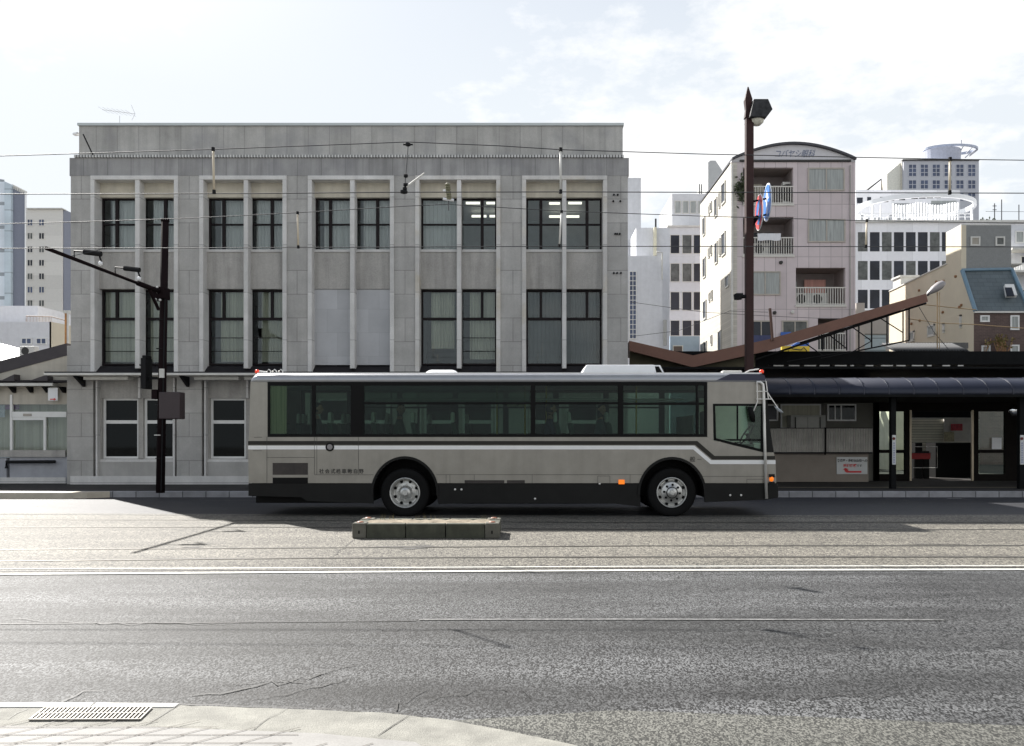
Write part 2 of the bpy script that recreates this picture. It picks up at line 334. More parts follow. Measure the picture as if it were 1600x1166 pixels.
for i, pts in enumerate(([(0,877.5),(500,872.5),(1000,870.8),(1600,871)], [(0,859.5),(500,856.5),(1000,853.6),(1600,853)], [(0,824.5),(400,824),(1000,828),(1600,828)], [(0,812),(300,813),(1000,817.3),(1600,816.2)])):
    c = ext(line_pts(pts))
    sheet('tram_rail', [(x, y-.022) for x, y in c]+[(x, y+.022) for x, y in c][::-1], .009, M['groove'])
    s_ = -1 if i % 2 else 1
    sheet('tram_rail', [(x, y-.06) for x, y in c]+[(x, y-.024) for x, y in c][::-1], .010, M['rail'])
ribbon('road_marking', [(0,804),(600,807),(1000,808),(1600,806.5)], .05, M['line_worn'], .009)
ribbon('road_marking', [(655,969),(1000,968.5),(1475,969.5)], .05, M['line_worn'], .006, False)
ribbon('road_joint', [(0,975.5),(300,974),(650,971)], .02, M['groove'], .005, False)
ribbon('road_marking', [(320,783.5),(420,782)], .06, M['line_worn'], .008, False)
ribbon('road_marking', [(1480,779.5),(1503,779.8)], .05, M['line'], .008, False)
# far pavement with its kerb
mb = MB(); mb.box(-80, 80, kerbY+.16, 60, -.015, .15); struct('far_pavement', mb, M['pave_far'])
mb = MB(); mb.box(-80, 80, kerbY, kerbY+.157, -.015, .153); struct('far_kerb', mb, M['kerb'], bevel=.012)
slab0 = MB(); slab0.prism([(-60,20.85,-.015),(X(100,20.9),20.88,-.015),(X(135,21.0),21.02,-.015),(X(172,21.38),21.38,-.015),(-60,21.38,-.015)], (0,0,.17)); struct('far_kerb', slab0, mat('beige low kerb', (.50,.45,.36), .8, var=.1, fine=.1), bevel=.01)
# near side: lighter patch, concrete edging, kerb stones, clay pavers
sheet('road_patch', line_pts([(700,1128),(960,1111.5),(1250,1121),(1600,1136)])+[(8,4.4),(8,2.7),(-.4,2.7),(-.4,3.9)], .006, M['patch_asphalt'])
edge = [(-7,4.93)]+line_pts([(-40,1104),(0,1104),(280,1106),(450,1112),(600,1118),(700,1129),(800,1148),(895,1168)])+[(.9,3.7),(1.3,3.0)]
edge_out = [(x, y) for x, y in edge]
inner = [(-7,4.62)]+line_pts([(-40,1140),(0,1140),(230,1141),(300,1144),(500,1152),(650,1166)])+[(-.2,3.75),(.3,3.0)]
def slab(name, a, b, z0, z1, m, **k):
    poly = [(x, y, z0) for x, y in a]+[(x, y, z0) for x, y in b[::-1]]
    mb = MB(); mb.prism(poly, (0, 0, z1-z0)); return struct(name, mb, m, **k)
slab('near_gutter', edge_out, inner, -.015, .018, M['concrete'], bevel=.006)
slab('near_pavement', inner, [(-7,1.5),(.3,1.5)], -.015, .022, None or mat('slanted clay pavers', (.22,.214,.203), .75, var=.1, scale=5, fine=.1, fscale=80), bevel=.004)
# joints between the pavers: thin recessed grout lines following the slanted bond
mb = MB()
def seg(a, b, w, z=.0265):
    (x0,y0),(x1,y1) = a, b; dx, dy = x1-x0, y1-y0; l = math.hypot(dx, dy) or 1; nx, ny = -dy/l*w/2, dx/l*w/2
    mb.face([(x0-nx,y0-ny,z),(x1-nx,y1-ny,z),(x1+nx,y1+ny,z),(x0+nx,y0+ny,z)])
rows = [4.60-.115*i for i in range(14)]
for i, yy in enumerate(rows[1:]):
    a = [(-4.2, yy), (-1.0, yy-.02)]
    xs = -4.2
    while xs < -.6:
        L_ = .23
        lim = -0.28-(4.62-yy)*.0-(.9 if yy > 4.4 else (.4 if yy > 4.2 else 0))-.55
        if xs > lim: break
        x1 = xs+L_
        seg((xs+.004*random.random(), yy+.004*random.random()), (x1, yy+.004*random.random()), .0055)
        ox = (i % 2)*.115+.03*random.random()
        seg((xs+ox-.06, yy), (xs+ox+.06+.01*random.random(), yy+.113), .0055)
        xs = x1
struct('paver_joints', mb, mat('dark paver grout', (.08,.066,.055), .9, var=.2), fix=False)
# white kerb stones beside the gutter
for i, (a, b) in enumerate(((-70,-2),(0,148),(150,281))):
    p = [G(a,1104.5), G(b,1104.5+.8*(b>200)), (G(b,1111)[0]-.03, G(b,1111)[1]), (G(a,1111)[0]-.03, G(a,1111)[1])]
    mb = MB(); mb.prism([(x, y, -.01) for x, y in p], (0,0,.036)); struct('near_kerb', mb, M['kerb_white'], bevel=.005)
# steel drain grating
g0, g1, g2, g3 = [Vector((*G(*q), 0)) for q in ((69,1113.5),(237,1112.5),(218,1131.5),(46,1132))]
gc = (g0+g1+g2+g3)/4
dr = thing('drain_grating', (gc.x, gc.y, .018), 'slanted steel drain grating set in the pale gutter at the near pavement edge', 'drain grating')
mb = MB(); mb.face([tuple(p+Vector((0,0,.0215))) for p in (g0,g1,g2,g3)]); mb.build('drain_pit', M['groove'], dr, fix=False)
m_gr = mat('galvanised grating', (.22,.21,.19), .5, metal=.4, var=.2)
mb = MB()
def bar(a, b, w, h, z=.022):
    d = (b-a).normalized(); n_ = Vector((-d.y, d.x, 0))*w/2
    mb.prism([tuple(a-n_+Vector((0,0,z))), tuple(b-n_+Vector((0,0,z))), tuple(b+n_+Vector((0,0,z))), tuple(a+n_+Vector((0,0,z)))], (0,0,h))
for k in range(27):
    t = k/26; bar(g0.lerp(g1, t), g3.lerp(g2, t), .011, .007)
mb.build('bearing_bars', m_gr, dr)
mb = MB()
for t in (0, .5, 1): bar(g0.lerp(g3, t), g1.lerp(g2, t), .009, .0085)
mb.build('cross_bars', m_gr, dr)

# cracks in the road surface, jagged ribbons traced along the photographed ones
random.seed(4)
def crack(px_pts, w0, nm='road_crack', jag=.035):
    c = [Vector((*G(*p), 0)) for p in px_pts]; pts = []
    for a, b in zip(c, c[1:]):
        n = max(2, int((b-a).length/.07))
        for i in range(n): pts.append(a.lerp(b, i/n)+Vector((random.gauss(0, jag*.4), random.gauss(0, jag), 0)))
    pts.append(c[-1]); mb = MB(); m_ = len(pts)
    for i, p in enumerate(pts):
        d = (pts[min(i+1, m_-1)]-pts[max(i-1, 0)]).normalized(); nrm = Vector((-d.y, d.x, 0)); w = w0*(.35+random.random())*(1-.7*abs(2*i/(m_-1)-1)**3)
        mb.v += [tuple(p+nrm*w/2+Vector((0,0,.0075))), tuple(p-nrm*w/2+Vector((0,0,.0075)))]
    for i in range(m_-1): mb.f.append((2*i, 2*i+1, 2*i+3, 2*i+2))
    struct(nm, mb, M['groove'], fix=False)
for pts, w in (([(280,1092),(380,1078),(470,1062),(545,1042),(562,1038)], .016), ([(390,1095),(470,1083),(545,1060)], .010), ([(600,1118),(640,1096),(668,1078)], .012), ([(330,1075),(430,1066),(520,1070)], .009),
               ([(515,878),(530,862),(548,848),(556,842)], .014), ([(575,884),(566,874),(590,862)], .010), ([(618,852),(645,850),(690,856)], .018), ([(0,968),(180,976),(420,974)], .012), ([(560,986),(700,983),(860,986)], .009), ([(650,1100),(760,1082),(850,1088)], .008),
               ([(1240,935),(1330,985),(1350,1040)], .006), ([(1100,1086),(1250,1090),(1420,1085)], .010), ([(235,830),(300,846),(380,858)], .008), ([(0,790),(120,793),(230,792)], .014), ([(600,798),(800,800),(1100,799)], .008), ([(1020,1000),(1080,985),(1160,990)], .007), ([(80,1108),(130,1085),(170,1080)], .010)):
    crack(pts, w)
crack([(-40,1103.4),(0,1103.4),(140,1103.6),(282,1105.4),(450,1111.3),(600,1117.3),(700,1128.2),(800,1147.2),(893,1166)], .016, 'gutter_dirt', .006)
for pts in ([(282,1106),(252,1124),(226,1140)], [(450,1113),(420,1128),(396,1147)], [(640,1123),(612,1140),(590,1156)], [(12,1130),(28,1120),(44,1113)], [(60,1141),(90,1132)]): crack([(a, b) for a, b in pts], .0065, 'gutter_crack', .006)
for o in list(col.objects):
    if o.name.startswith('gutter_'):
        for v in o.data.vertices: v.co.z += .0145
# dark worn scab of tar beside the track
def scab(px, py, rx, ry, nm='road_stain', z=.0085):
    cx, cy = G(px, py); mb = MB(); n = 40; pts = []
    for i in range(n): t = 2*math.pi*i/n; r = 1+.35*math.sin(3*t+px)+.25*math.sin(7*t)+.2*random.random(); pts.append((cx+rx*r*math.cos(t), cy+ry*r*math.sin(t), z))
    mb.face(pts); struct(nm, mb, M['stain'], fix=False)
for q in ((640,856,.30,.14),(300,856,.10,.05),(590,873,.16,.05),(1460,851,.35,.03),(320,874,.5,.03)): scab(*q)
# steel manhole cover set in the near lane joint
# ---------------------------------------------------------------- concrete island block between the tracks
Yf = G(650, 842)[1]
bx0, bx1 = X(550, Yf), X(780, Yf); bh = Z(817.5, Yf); bd = .86
blk = thing('traffic_island', ((bx0+bx1)/2, Yf+bd/2, 0), 'worn concrete island block with orange corner studs on the road before the bus', 'traffic island')
m_blk = mat('dirty concrete block', (.058,.060,.042), .9, var=.35, scale=5, streak=.3, bump=.6, bscale=60)
m_bc = mat('paler corner concrete', (.11,.105,.085), .9, var=.25, scale=6, bump=.5)
m_top = mat('rough sand top', (.24,.20,.145), .95, var=.3, scale=6, bump=1, bscale=40, fine=.15)
e = [X(p, Yf) for p in (550, 572, 633.5, 696, 757.5, 780)]
mb = MB()
for i in range(1, 4): mb.box(e[i]+.006, e[i+1]-.006, Yf, Yf+.16, .004, bh-.012); mb.box(e[i]+.006, e[i+1]-.006, Yf+bd-.16, Yf+bd, .004, bh-.012)
mb.box(e[0], e[0]+.16, Yf+.23, Yf+bd-.23, .004, bh-.012); mb.box(e[5]-.16, e[5], Yf+.23, Yf+bd-.23, .004, bh-.012)
mb.build('kerb_block', m_blk, blk, bevel=.012)
for a, b in ((e[0], e[1]), (e[4], e[5])):
    for y in (Yf-.004, Yf+bd-.226):
        c_ = MB().box(a, b, y, y+.23, .004, bh).build('corner_block', m_bc, blk, bevel=.02)
        xm = (a+b)/2
        MB().lathe([(0, .018), (.04, .016), (.055, .004), (.055, -.01)], (xm, y+.11, bh), 'z', 14).build('reflector', mat('orange reflector', (.26,.10,.055), .5, var=.1) if 'orange reflector' not in bpy.data.materials else bpy.data.materials['orange reflector'], c_, smooth=True)
    MB().box((a+b)/2-.012, (a+b)/2+.012, Yf-.008, Yf-.003, bh*.32, bh*.52).build('drain_slot', M['black'], blk)
mb = MB(); nx, ny = 24, 8; b0 = 0
for j in range(ny+1):
    for i in range(nx+1):
        mb.v.append((e[0]+.1+(e[5]-e[0]-.2)*i/nx, Yf+.1+(bd-.2)*j/ny, bh-.03+.03*random.random()*(0 < i < nx and 0 < j < ny)))
for j in range(ny):
    for i in range(nx): q = j*(nx+1)+i; mb.f.append((q, q+1, q+nx+2, q+nx+1))
mb.build('rubble_fill', m_top, blk, fix=False, smooth=False)
# a few dry weeds on it
mb = MB()
for i in range(46):
    x = random.choice((e[0]+.3+.25*random.random(), e[2]+random.random()*.5, e[4]-.1+.3*random.random())); y = Yf+bd*.75+.15*random.random(); a = random.uniform(-.5, .5)
    h = .03+.08*random.random(); mb.face([(x, y, bh-.02), (x+.006, y, bh-.02), (x+a*h, y, bh-.02+h)])
tag(mb.build('weeds', mat('dry weeds', (.22,.19,.08), .9, var=.2), fix=False), 'short dry weeds on top of the concrete traffic island', 'weeds', kind='stuff')

# ---------------------------------------------------------------- main stone building
YF, YW = 24.5, 24.9                                   # façade plane, window plane
bays = [(142.3, 279, 210.7, 218), (312, 448.4, 380.5, 387.4), (481.4, 616, 546.7, 553.9), (649, 782, 713.7, 720.4), (815.6, 948.6, 878.6, 885)]
XL, XR = X(110.5, YF), X(981, YF)
mainb = thing('office_building', ((XL+XR)/2, YF, .15), 'wide three storey grey stone office building with five tall framed window bays behind the bus', 'building')
zf = lambda py: Z(py, YF)
z_top, z_band = zf(247), zf(275)
mat_dark_blind = mat('dark grey blind', (.105,.11,.11), .8, var=.25, scale=.8)
# walls
mb = MB(); D = .62
edges = [XL]+[v for b in bays for v in (X(b[0]+3, YF), X(b[1]-3, YF))]+[XR]
for i in range(0, len(edges), 2):
    mb.box(edges[i], edges[i+1], YF, YF+D, .15, z_band)
mb.build('pier', M['stone'], mainb)
MB().box(XL-.03, XR+.03, YF-.01, YF+D, z_band, z_top).build('frieze', M['stone_band'], mainb)
YP = YF+.22
MB().box(X(123.5, YP), X(973, YP), YP, YP+.3, z_top-.02, Z(197, YP)).build('parapet', M['stone_parapet'], mainb)
MB().box(X(122, YP), X(974.5, YP), YP-.05, YP+.4, Z(197, YP), Z(193, YP)).build('coping', M['cap'], mainb)
MB().box(X(123.5, YP), X(973, YP), YF-.06, YP, z_top+.002, zf(243)).build('cornice', M['cornice'], mainb)
# sides, back and roof
mb = MB(); mb.box(XL, XL+.3, YF+D, 36, .15, z_top); mb.box(XR-.3, XR, YF+D, 36, .15, z_top); mb.box(XL, XR, 35.7, 36, .15, z_top)
mb.build('side_wall', M['stone'], mainb)
mb = MB(); mb.box(X(123.5,YP), X(123.5,YP)+.3, YP+.3, 35.8, z_top, Z(197,YP)); mb.box(X(973,YP)-.3, X(973,YP), YP+.3, 35.8, z_top, Z(197,YP)); mb.box(X(123.5,YP)+.3, X(973,YP)-.3, 35.5, 35.8, z_top, Z(197,YP))
mb.build('roof_parapet', M['stone_parapet'], mainb)
mb = MB(); mb.box(XL+.3, XR-.3, YF+D, 35.7, z_top-.45, z_top-.1); mb.build('roof', M['concrete'], mainb)
for k, pz in enumerate((577, 433)):
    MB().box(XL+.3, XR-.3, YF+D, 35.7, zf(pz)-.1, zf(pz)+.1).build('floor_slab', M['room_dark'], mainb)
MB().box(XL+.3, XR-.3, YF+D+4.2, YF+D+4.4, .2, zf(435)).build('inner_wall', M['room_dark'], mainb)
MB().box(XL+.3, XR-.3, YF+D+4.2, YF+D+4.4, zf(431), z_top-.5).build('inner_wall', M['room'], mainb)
mb = MB()                                             # partitions between rooms
for i in (1, 2, 3, 4):
    xm = (X(bays[i-1][1], YF)+X(bays[i][0], YF))/2; mb.box(xm-.06, xm+.06, YF+D, YF+D+4.2, .2, z_top-.5)
mb.build('partition', M['room'], mainb)
MB().box(XL+.35, XR-.35, YF+D+.01, YF+D+4.19, z_top-.62, z_top-.47).build('ceiling', M['white_plastic'], mainb)
def win(x0, x1, z0, z1, Y, vb, hb, fm, gm, back, fw=.055, kind='window', cz=None, skip=None):
    """dark or white framed window; vb / hb are (pos, half width) bars"""
    mb = MB(); d = .07
    mb.box(x0, x1, Y, Y+d, z1-fw, z1); mb.box(x0, x1, Y, Y+d, z0, z0+fw); mb.box(x0, x0+fw, Y, Y+d, z0+fw, z1-fw); mb.box(x1-fw, x1, Y, Y+d, z0+fw, z1-fw)
    for p, h, a, b in vb: mb.box(p-h, p+h, Y-.012, Y+d-.012, a, b)
    for p, h in hb: mb.box(x0+fw, x1-fw, Y-.006, Y+d-.006, p-h, p+h)
    f = mb.build(kind, fm, mainb)
    MB().box(x0+fw*.6, x1-fw*.6, Y+.03, Y+.036, z0+fw*.6, z1-fw*.6).build('pane', gm, f)
    if back is not None:
        a, b = (z0, z1) if cz is None else cz
        g0_ = random.choice((0, 0, .08, .16, .22)); g1_ = random.choice((0, 0, 0, .12)); xa_, xb_ = x0+.03+(x1-x0)*g0_, x1-.03-(x1-x0)*g1_
        n = 26; mb = MB(); pts = [(xa_+(xb_-xa_)*i/n, Y+.16+.018*math.sin(i*2.1)+.008*random.random()) for i in range(n+1)]
        for i in range(n): mb.face([(*pts[i], a+.02), (*pts[i+1], a+.02), (*pts[i+1], b-.02), (*pts[i], b-.02)])
        mb.build('curtain', back, f, fix=False)
    return f
zw = lambda py: Z(py, YW)
for i, (a, b, m0, m1) in enumerate(bays):
    xa, xb = X(a, YF), X(b, YF); xm = (X(m0, YF-.03)+X(m1, YF-.03))/2; fw = X(6.5, YF)-X(0, YF)
    zt = z_band-.002
    # moulded frame round the bay
    mb = MB(); mb.box(xa, xa+fw, YF-.05, YF+.40, zf(582), zt-fw); mb.box(xb-fw, xb, YF-.05, YF+.40, zf(582), zt-fw); mb.box(xa, xb, YF-.05, YF+.40, zt-fw, zt)
    mb.build('bay_frame', M['stone_stained' if i >= 3 else 'stone_plain'], mainb, bevel=.01)
    ia, ib = xa+fw, xb-fw
    mb = MB(); hw = (X(m1, YF)-X(m0, YF))/2; mb.box(xm-hw, xm+hw, YF-.03, YF+.38, zf(576), zt-fw-.001); mb.build('mullion', M['stone_plain'], mainb, bevel=.012)
    MB().box(ia, ib, YF+.28, YF+.55, zw(310.5), zt-fw).build('lintel_panel', M['stone_cream'], mainb)
    MB().box(ia, ib, YF+.24, YF+.6, zw(453), zw(392.5)).build('spandrel', M['spandrel'], mainb)
    mb = MB(); mb.box(ia, ib, YF+.21, YF+.26, zw(396), zw(392)); mb.build('window_sill', M['stone_plain'], mainb)
    # lower ledge flashing, sloping
    mb = MB(); mb.prism([(xa+.02, YF-.02, zf(583)), (xa+.02, YF+.55, zf(583)), (xa+.02, YF+.55, zf(570)), (xa+.02, YF+.3, zf(571))], (xb-xa-.04, 0, 0)); mb.build('ledge_flashing', M['ledge_dark'], mainb)
    nar = .44
    for s, (x0, x1) in enumerate(((ia, xm-hw*.2), (xm+hw*.2, ib))):
        bp = x0+nar if s == 0 else x1-nar
        single = (i == 3 and s == 0)
        op = i >= 3
        z0, z1 = zw(393), zw(310)
        vb = [] if single else [(bp, .045, z0, z1)]
        lit = (i == 3 and s == 1) or i == 4
        bk = None if lit else (M['curtain_pale'] if (i in (1, 2, 3) or s == 0) else M['curtain_pale'])
        win(x0, x1, z0, z1, YW, vb, [(zw(351), .022)], M['dark_frame'], M['glass'], bk)
        z0, z1 = zw(571), zw(453.5)
        if i == 2:
            MB().box(x0, x1, YF+.27, YF+.5, z0, z1).build('infill_panel', M['infill'], mainb); continue
        zr = zw(498.5)
        vb = [] if single else [(bp, .04, zr, z1)]
        hb = [(zr, .04)]
        if i in (0, 1) or (i == 3 and s == 1): hb += [(zw(528), .008), (zw(549), .008)]
        bk = M['curtain'] if (i < 2 or i == 3) else None
        win(x0, x1, z0, z1, YW, vb, hb, M['dark_frame'], M['glass'], bk if bk else mat_dark_blind, cz=(zw(566) if i < 2 else zw(545 if s == 0 else 562), z1) if bk else None)
    # ground floor part of the bay
    MB().box(ia, ib, YF+.10, YF+.55, .151, zf(722)).build('base_panel', M['stone'], mainb)
    mb = MB(); mb.box(ia, ib, YF+.2, YF+.55, zf(622), zf(584)); mb.box(ia, ia+.10, YF+.2, YF+.5, zf(722), zf(622)); mb.box(ib-.10, ib, YF+.2, YF+.5, zf(722), zf(622)); mb.box(xm-.075, xm+.075, YF+.2, YF+.5, zf(722), zf(622)); mb.box(ia+.1, ib-.1, YF+.2, YF+.5, zf(722), zf(717))
    mb.build('wall', M['spandrel'], mainb)
    MB().box(ia, ib, YF+.15, YF+.22, zf(722), zf(718)).build('window_sill', M['stone_plain'], mainb)
    Yg = YF+.28
    for x0, x1 in ((ia+.10, xm-.075), (xm+.075, ib-.10)):
        win(x0, x1, Z(717, Yg), Z(622, Yg), Yg, [], [(Z(659.5, Yg), .05)], M['white_frame'], M['glass_dark'], None, fw=.07)
    mb = MB(); mb.box(ia, ia+.05, YF+.02, YF+.2, .2, zf(590)); mb.box(ib-.05, ib, YF+.02, YF+.2, .2, zf(590)); mb.box(xm-.03, xm+.03, YF+.08, YF+.2, zf(622), zf(590)); mb.build('jamb', M['stone_plain'], mainb)
    # light box under the ledge
    lb = MB().box(X(143, YF)+(xa-X(142.3, YF)), X(211, YF)+(xa-X(142.3, YF)), YF-.45, YF-.1, zf(595), zf(590)).build('soffit_light', M['ledge_white'], mainb)
    if i: MB().box(xm+.1, ib-.1, YF-.45, YF-.1, zf(595), zf(590)).build('soffit_light', M['ledge_white'], mainb)
MB().box(XL+.0, XR, YF-.03, YF-.001, .15, zf(744)).build('plinth', M['stone_plain'], mainb)
MB().box(X(103, YF), XL-.001, YF+.06, YF+3, .15, zf(540)).build('corner_pier', M['stone'], mainb)
# lower painted part of the corner pier
# ledge running over the ground floor, with brackets
yl = 23.75
MB().box(X(68, yl), X(983, yl), yl, YF-.055, Z(586.5, yl), Z(582.8, yl)).build('ledge', M['ledge_white'], mainb, bevel=.008)
MB().box(X(68, yl), X(983, yl), yl+.04, YF-.055, Z(582.6, yl), Z(580.6, yl)).build('ledge_cover', M['ledge_dark'], mainb)
for px in (134, 296, 464, 632, 800, 962):
    x = X(px, YF); mb = MB(); pts = [(x-.06, YF-.06, zf(589)), (x-.06, yl+.12, zf(589)), (x-.06, YF-.1, zf(604)), (x-.06, YF-.06, zf(605))]
    mb.prism(pts, (.09, 0, 0)); mb.build('bracket', M['iron'], mainb)
# ceiling tubes of the lit upper rooms
for a, b, py, Y in ((737,760,338,28.0),(765,790,338,28.0),(858,880,338.5,28.0),(884,905,338.5,28.0),(728,750,317.5,26.0),(760,776,317.5,26.0),(888,909,317.5,26.0),(858,875,318,26.0)):
    t = MB(); t.box(X(a,Y), X(b,Y), Y-.03, Y+.03, Z(py+1.6,Y), Z(py-1.6,Y)); t.build('ceiling_tube', M['tube'], mainb)
# insulator studs left on the right hand pier
for px, py in ((959,305),(965,305),(958,315),(969,315),(961,366),(964,366),(968,366),(959,427),(964,427),(970,427)):
    MB().lathe([(0,-.07),(.025,-.07),(.03,-.02),(.02,0)], P(px, py, YF), 'y', 8).build('wall_stud', M['iron'], mainb)
# yagi aerial on the roof
Ya = 30
an = thing('tv_aerial', (X(187,Ya), Ya, zf(250)), 'thin television aerial standing on the left end of the stone building roof', 'aerial')
MB().tube([P(187,215,Ya), P(187,181,Ya)], .006, 6).build('mast', M['wire'], an)
MB().tube([P(160,171.5,Ya), P(211,178,Ya)], .006, 6).build('boom', M['wire'], an)
mb = MB()
for k in range(7):
    x, y_, z = P(162+k*7, 172+k*.9, Ya); mb.tube([(x-.05, Ya-.3, z), (x+.05, Ya+.3, z)], .003, 5)
mb.tube([P(205,164,Ya), P(211,178,Ya)], .004, 5); mb.tube([P(211,178,Ya), P(206,188,Ya)], .004, 5); mb.build('element', M['wire'], an)
# small camera bracket at the corner and the strut by the parapet
cmr = thing('security_camera', P(116,208,YF+1), 'small pale camera sticking out from the top left corner of the stone building', 'camera')
MB().prism([P(113,210,YF+1), P(120,210,YF+1), P(121,206.5,YF+1), P(114,207.5,YF+1)], (0,.15,0)).build('housing', M['white_plastic'], cmr); MB().tube([P(120,208,YF+1), P(124,208,YF+1)], .012, 6).build('arm', M['wire'], cmr)
st = MB().tube([P(130,210,YF-.1), P(145,242,YF-.1)], .02, 6).build('roof_strut', M['iron']); tag(st, 'short dark slanting strut at the left end of the parapet', 'strut')
# ---------------------------------------------------------------- bus
BY, BW = 16.25, 2.46
BY2 = BY+BW
bus = thing('bus', (X(820, BY), (BY+BY2)/2, 0), 'beige grey city bus with a white stripe, standing at the far kerb facing right', 'bus')
bx = lambda p: X(p, BY)
bz = lambda p: Z(p, BY)
def arch(cx, cy, rx, ry, y0, n=18):                   # arch outline from right to left, in photo pixels
    pts = []
    for i in range(n+1):
        t = math.pi*i/n; pts.append((cx+rx*math.cos(t), cy-ry*math.sin(t)))
    return pts
FA, RA = (1050, 771, 50, 53), (632.5, 771, 49.5, 54)
def clip(pts, yb): return [(x, min(y, yb)) for x, y in pts if y < yb+1]
low = [(388.5,755),(387.5,700),(389,683),(1107,683),(1115,688.5),(1192,707),(1209,707),(1211.5,718),(1213,755)]
def arch_clip(c, yb):                                  # part of the arch above yb, right to left
    cx, cy, rx, ry = c; s = (cy-yb)/ry; s = max(-.99, min(.99, s)); a0 = math.asin(s); n = 20
    return [(cx+rx*math.cos(a0+(math.pi-2*a0)*i/n), cy-ry*math.sin(a0+(math.pi-2*a0)*i/n)) for i in range(n+1)]
lower = low+arch_clip(FA, 755)+arch_clip(RA, 755)
rearp = [(389,682.8),(391.5,597),(418,597),(418,682.8)]
frontp = [(1107,682.8),(1105,597),(1197,597),(1193.5,597),(1193,631),(1114,631),(1114.5,688)]
frontp = [(1105,682.8),(1105,597),(1196,597),(1193,631),(1114,631),(1114.6,688),(1107,682.8)]
tk = .045
mb = MB()
for pl in (lower, rearp, frontp): mb.pprism(pl, BY, tk)
bpan = mb.build('side_panel', M['bus_paint'], bus)
mb = MB()
fl = [(bx(a), BY2, bz(b)) for a, b in lower]; mb.prism(fl, (0, -tk, 0)); mb.prism([(bx(a), BY2, bz(b)) for a, b in rearp], (0, -tk, 0)); mb.prism([(bx(a), BY2, bz(b)) for a, b in [(1140,605),(1140,597),(1196,597),(1198,605)]], (0, -tk, 0)); mb.prism([(bx(a), BY2, bz(b)) for a, b in [(1140,682.9),(1140,605.1),(1146,605.1),(1146,682.9)]], (0, -tk, 0))
mb.build('side_panel', M['bus_paint'], bus)
# black lower skirt
yb = 755.4
sk = [(389,yb),(1213.5,yb),(1216.5,765),(1216,778),(1198,783)]
mb = MB()
mb.pprism([(388.5,yb),(583.2-.5+1,yb)]+[(583.5,771),(583.5,787),(480,783),(470,777),(388,775)], BY+.01, .04)
a_ = arch_clip(FA, 755.4); 
mb.pprism([(681.5,yb),(1000.5,yb),(1000.5,771),(1001,792),(960,787),(740,786),(685,788),(682,771)], BY+.01, .04)
mb.pprism([(1099.5,yb),(1213.5,yb),(1216,765),(1215,778),(1196,781),(1101,785),(1100,771)], BY+.01, .04)
mb.build('skirt', M['skirt'], bus)
mb = MB(); mb.box(bx(392), bx(583), BY2-.05, BY2-.01, .35, bz(755)); mb.box(bx(682), bx(1000), BY2-.05, BY2-.01, .35, bz(755)); mb.box(bx(1100), bx(1213), BY2-.05, BY2-.01, .35, bz(755)); mb.build('skirt', M['skirt'], bus)
# roof shell with rounded edges
prof = [(0, 2.64), (0, 2.70), (.025, 2.755), (.07, 2.80), (.15, 2.825), (.6, 2.86), (BW/2, 2.875)]
prof = prof+[(BW-a, b) for a, b in prof[-2::-1]]
st_ = [(389.8+1.6,0.0),(392.5,.45),(395.5,.75),(402,1),(1188,1),(1194,.8),(1196.5,.5),(1197.2,0)]
mb = MB(); n = len(prof)
for px, s in st_:
    for a, b in prof: mb.v.append((bx(px), BY+a, 2.64+(b-2.64)*max(s, .02)))
for i in range(len(st_)-1):
    for k in range(n-1): mb.f.append((i*n+k, i*n+k+1, (i+1)*n+k+1, (i+1)*n+k))
roof = mb.build('roof', M['bus_roof'], bus, smooth=True)
md = roof.modifiers.new('t', 'SOLIDIFY'); md.thickness = .02; md.offset = -1
MB().box(bx(400), bx(1185), BY+.06, BY2-.06, 2.60, 2.63).build('inner_ceiling', M['bus_inside'], bus)
MB().pprism([(1118.5,594.8),(1141,584.5),(1190,584.5),(1195,587),(1196,594.8)], BY-.004, .003).build('corner_panel', M['bus_blue'], bus)
mb = MB(); mb.box(bx(402), bx(1190), BY-.003, BY+.03, bz(583.8), bz(582.3)); mb.build('roof_highlight', M['bus_white'], bus)  # white strip painted as the bright highlight along the roof edge
# front and rear ends
def lean(pts_px, y0, y1): return [(bx(a), y, bz(b)) for a, b in pts_px for y in (y0, y1)]
mb = MB(); mb.prism([P(1211.5-2,718,BY+.046), P(1213-2,755,BY+.046), P(1213,755,BY+.046), P(1211.5,718,BY+.046)], (0, BW-.092, 0))
mb.prism([P(1207,707,BY+.046), P(1209.5,718,BY+.046), P(1211.5,718,BY+.046), P(1209,707,BY+.046)], (0, BW-.092, 0)); mb.build('front_panel', M['bus_paint'], bus)
mb = MB(); mb.prism([(bx(1204),BY+.05,bz(707)),(bx(1207),BY+.05,bz(707)),(bx(1196.5),BY+.05,bz(600)),(bx(1194),BY+.05,bz(600))], (0, BW-.1, 0)); mb.build('windscreen', M['cab_glass'], bus)
mb = MB(); mb.prism([(bx(1192),BY+.0,bz(597)),(bx(1196.5),BY,bz(597)),(bx(1202),BY,bz(660)),(bx(1209),BY,bz(707)),(bx(1192),BY,bz(707)),(bx(1193),BY,bz(631))], (0, .045, 0)); mb.build('windscreen_pillar', M['skirt'], bus); mb = MB()
mb.prism([(bx(1193),BY2-.045,bz(597)),(bx(1197),BY2-.045,bz(597)),(bx(1209),BY2-.045,bz(707)),(bx(1202),BY2-.045,bz(707))], (0, .044, 0)); mb.build('windscreen_pillar', M['skirt'], bus)
mb = MB(); mb.box(bx(1190), bx(1217.5), BY+.03, BY2-.03, bz(779), bz(757)); mb.build('front_bumper', M['skirt'], bus, bevel=.03)
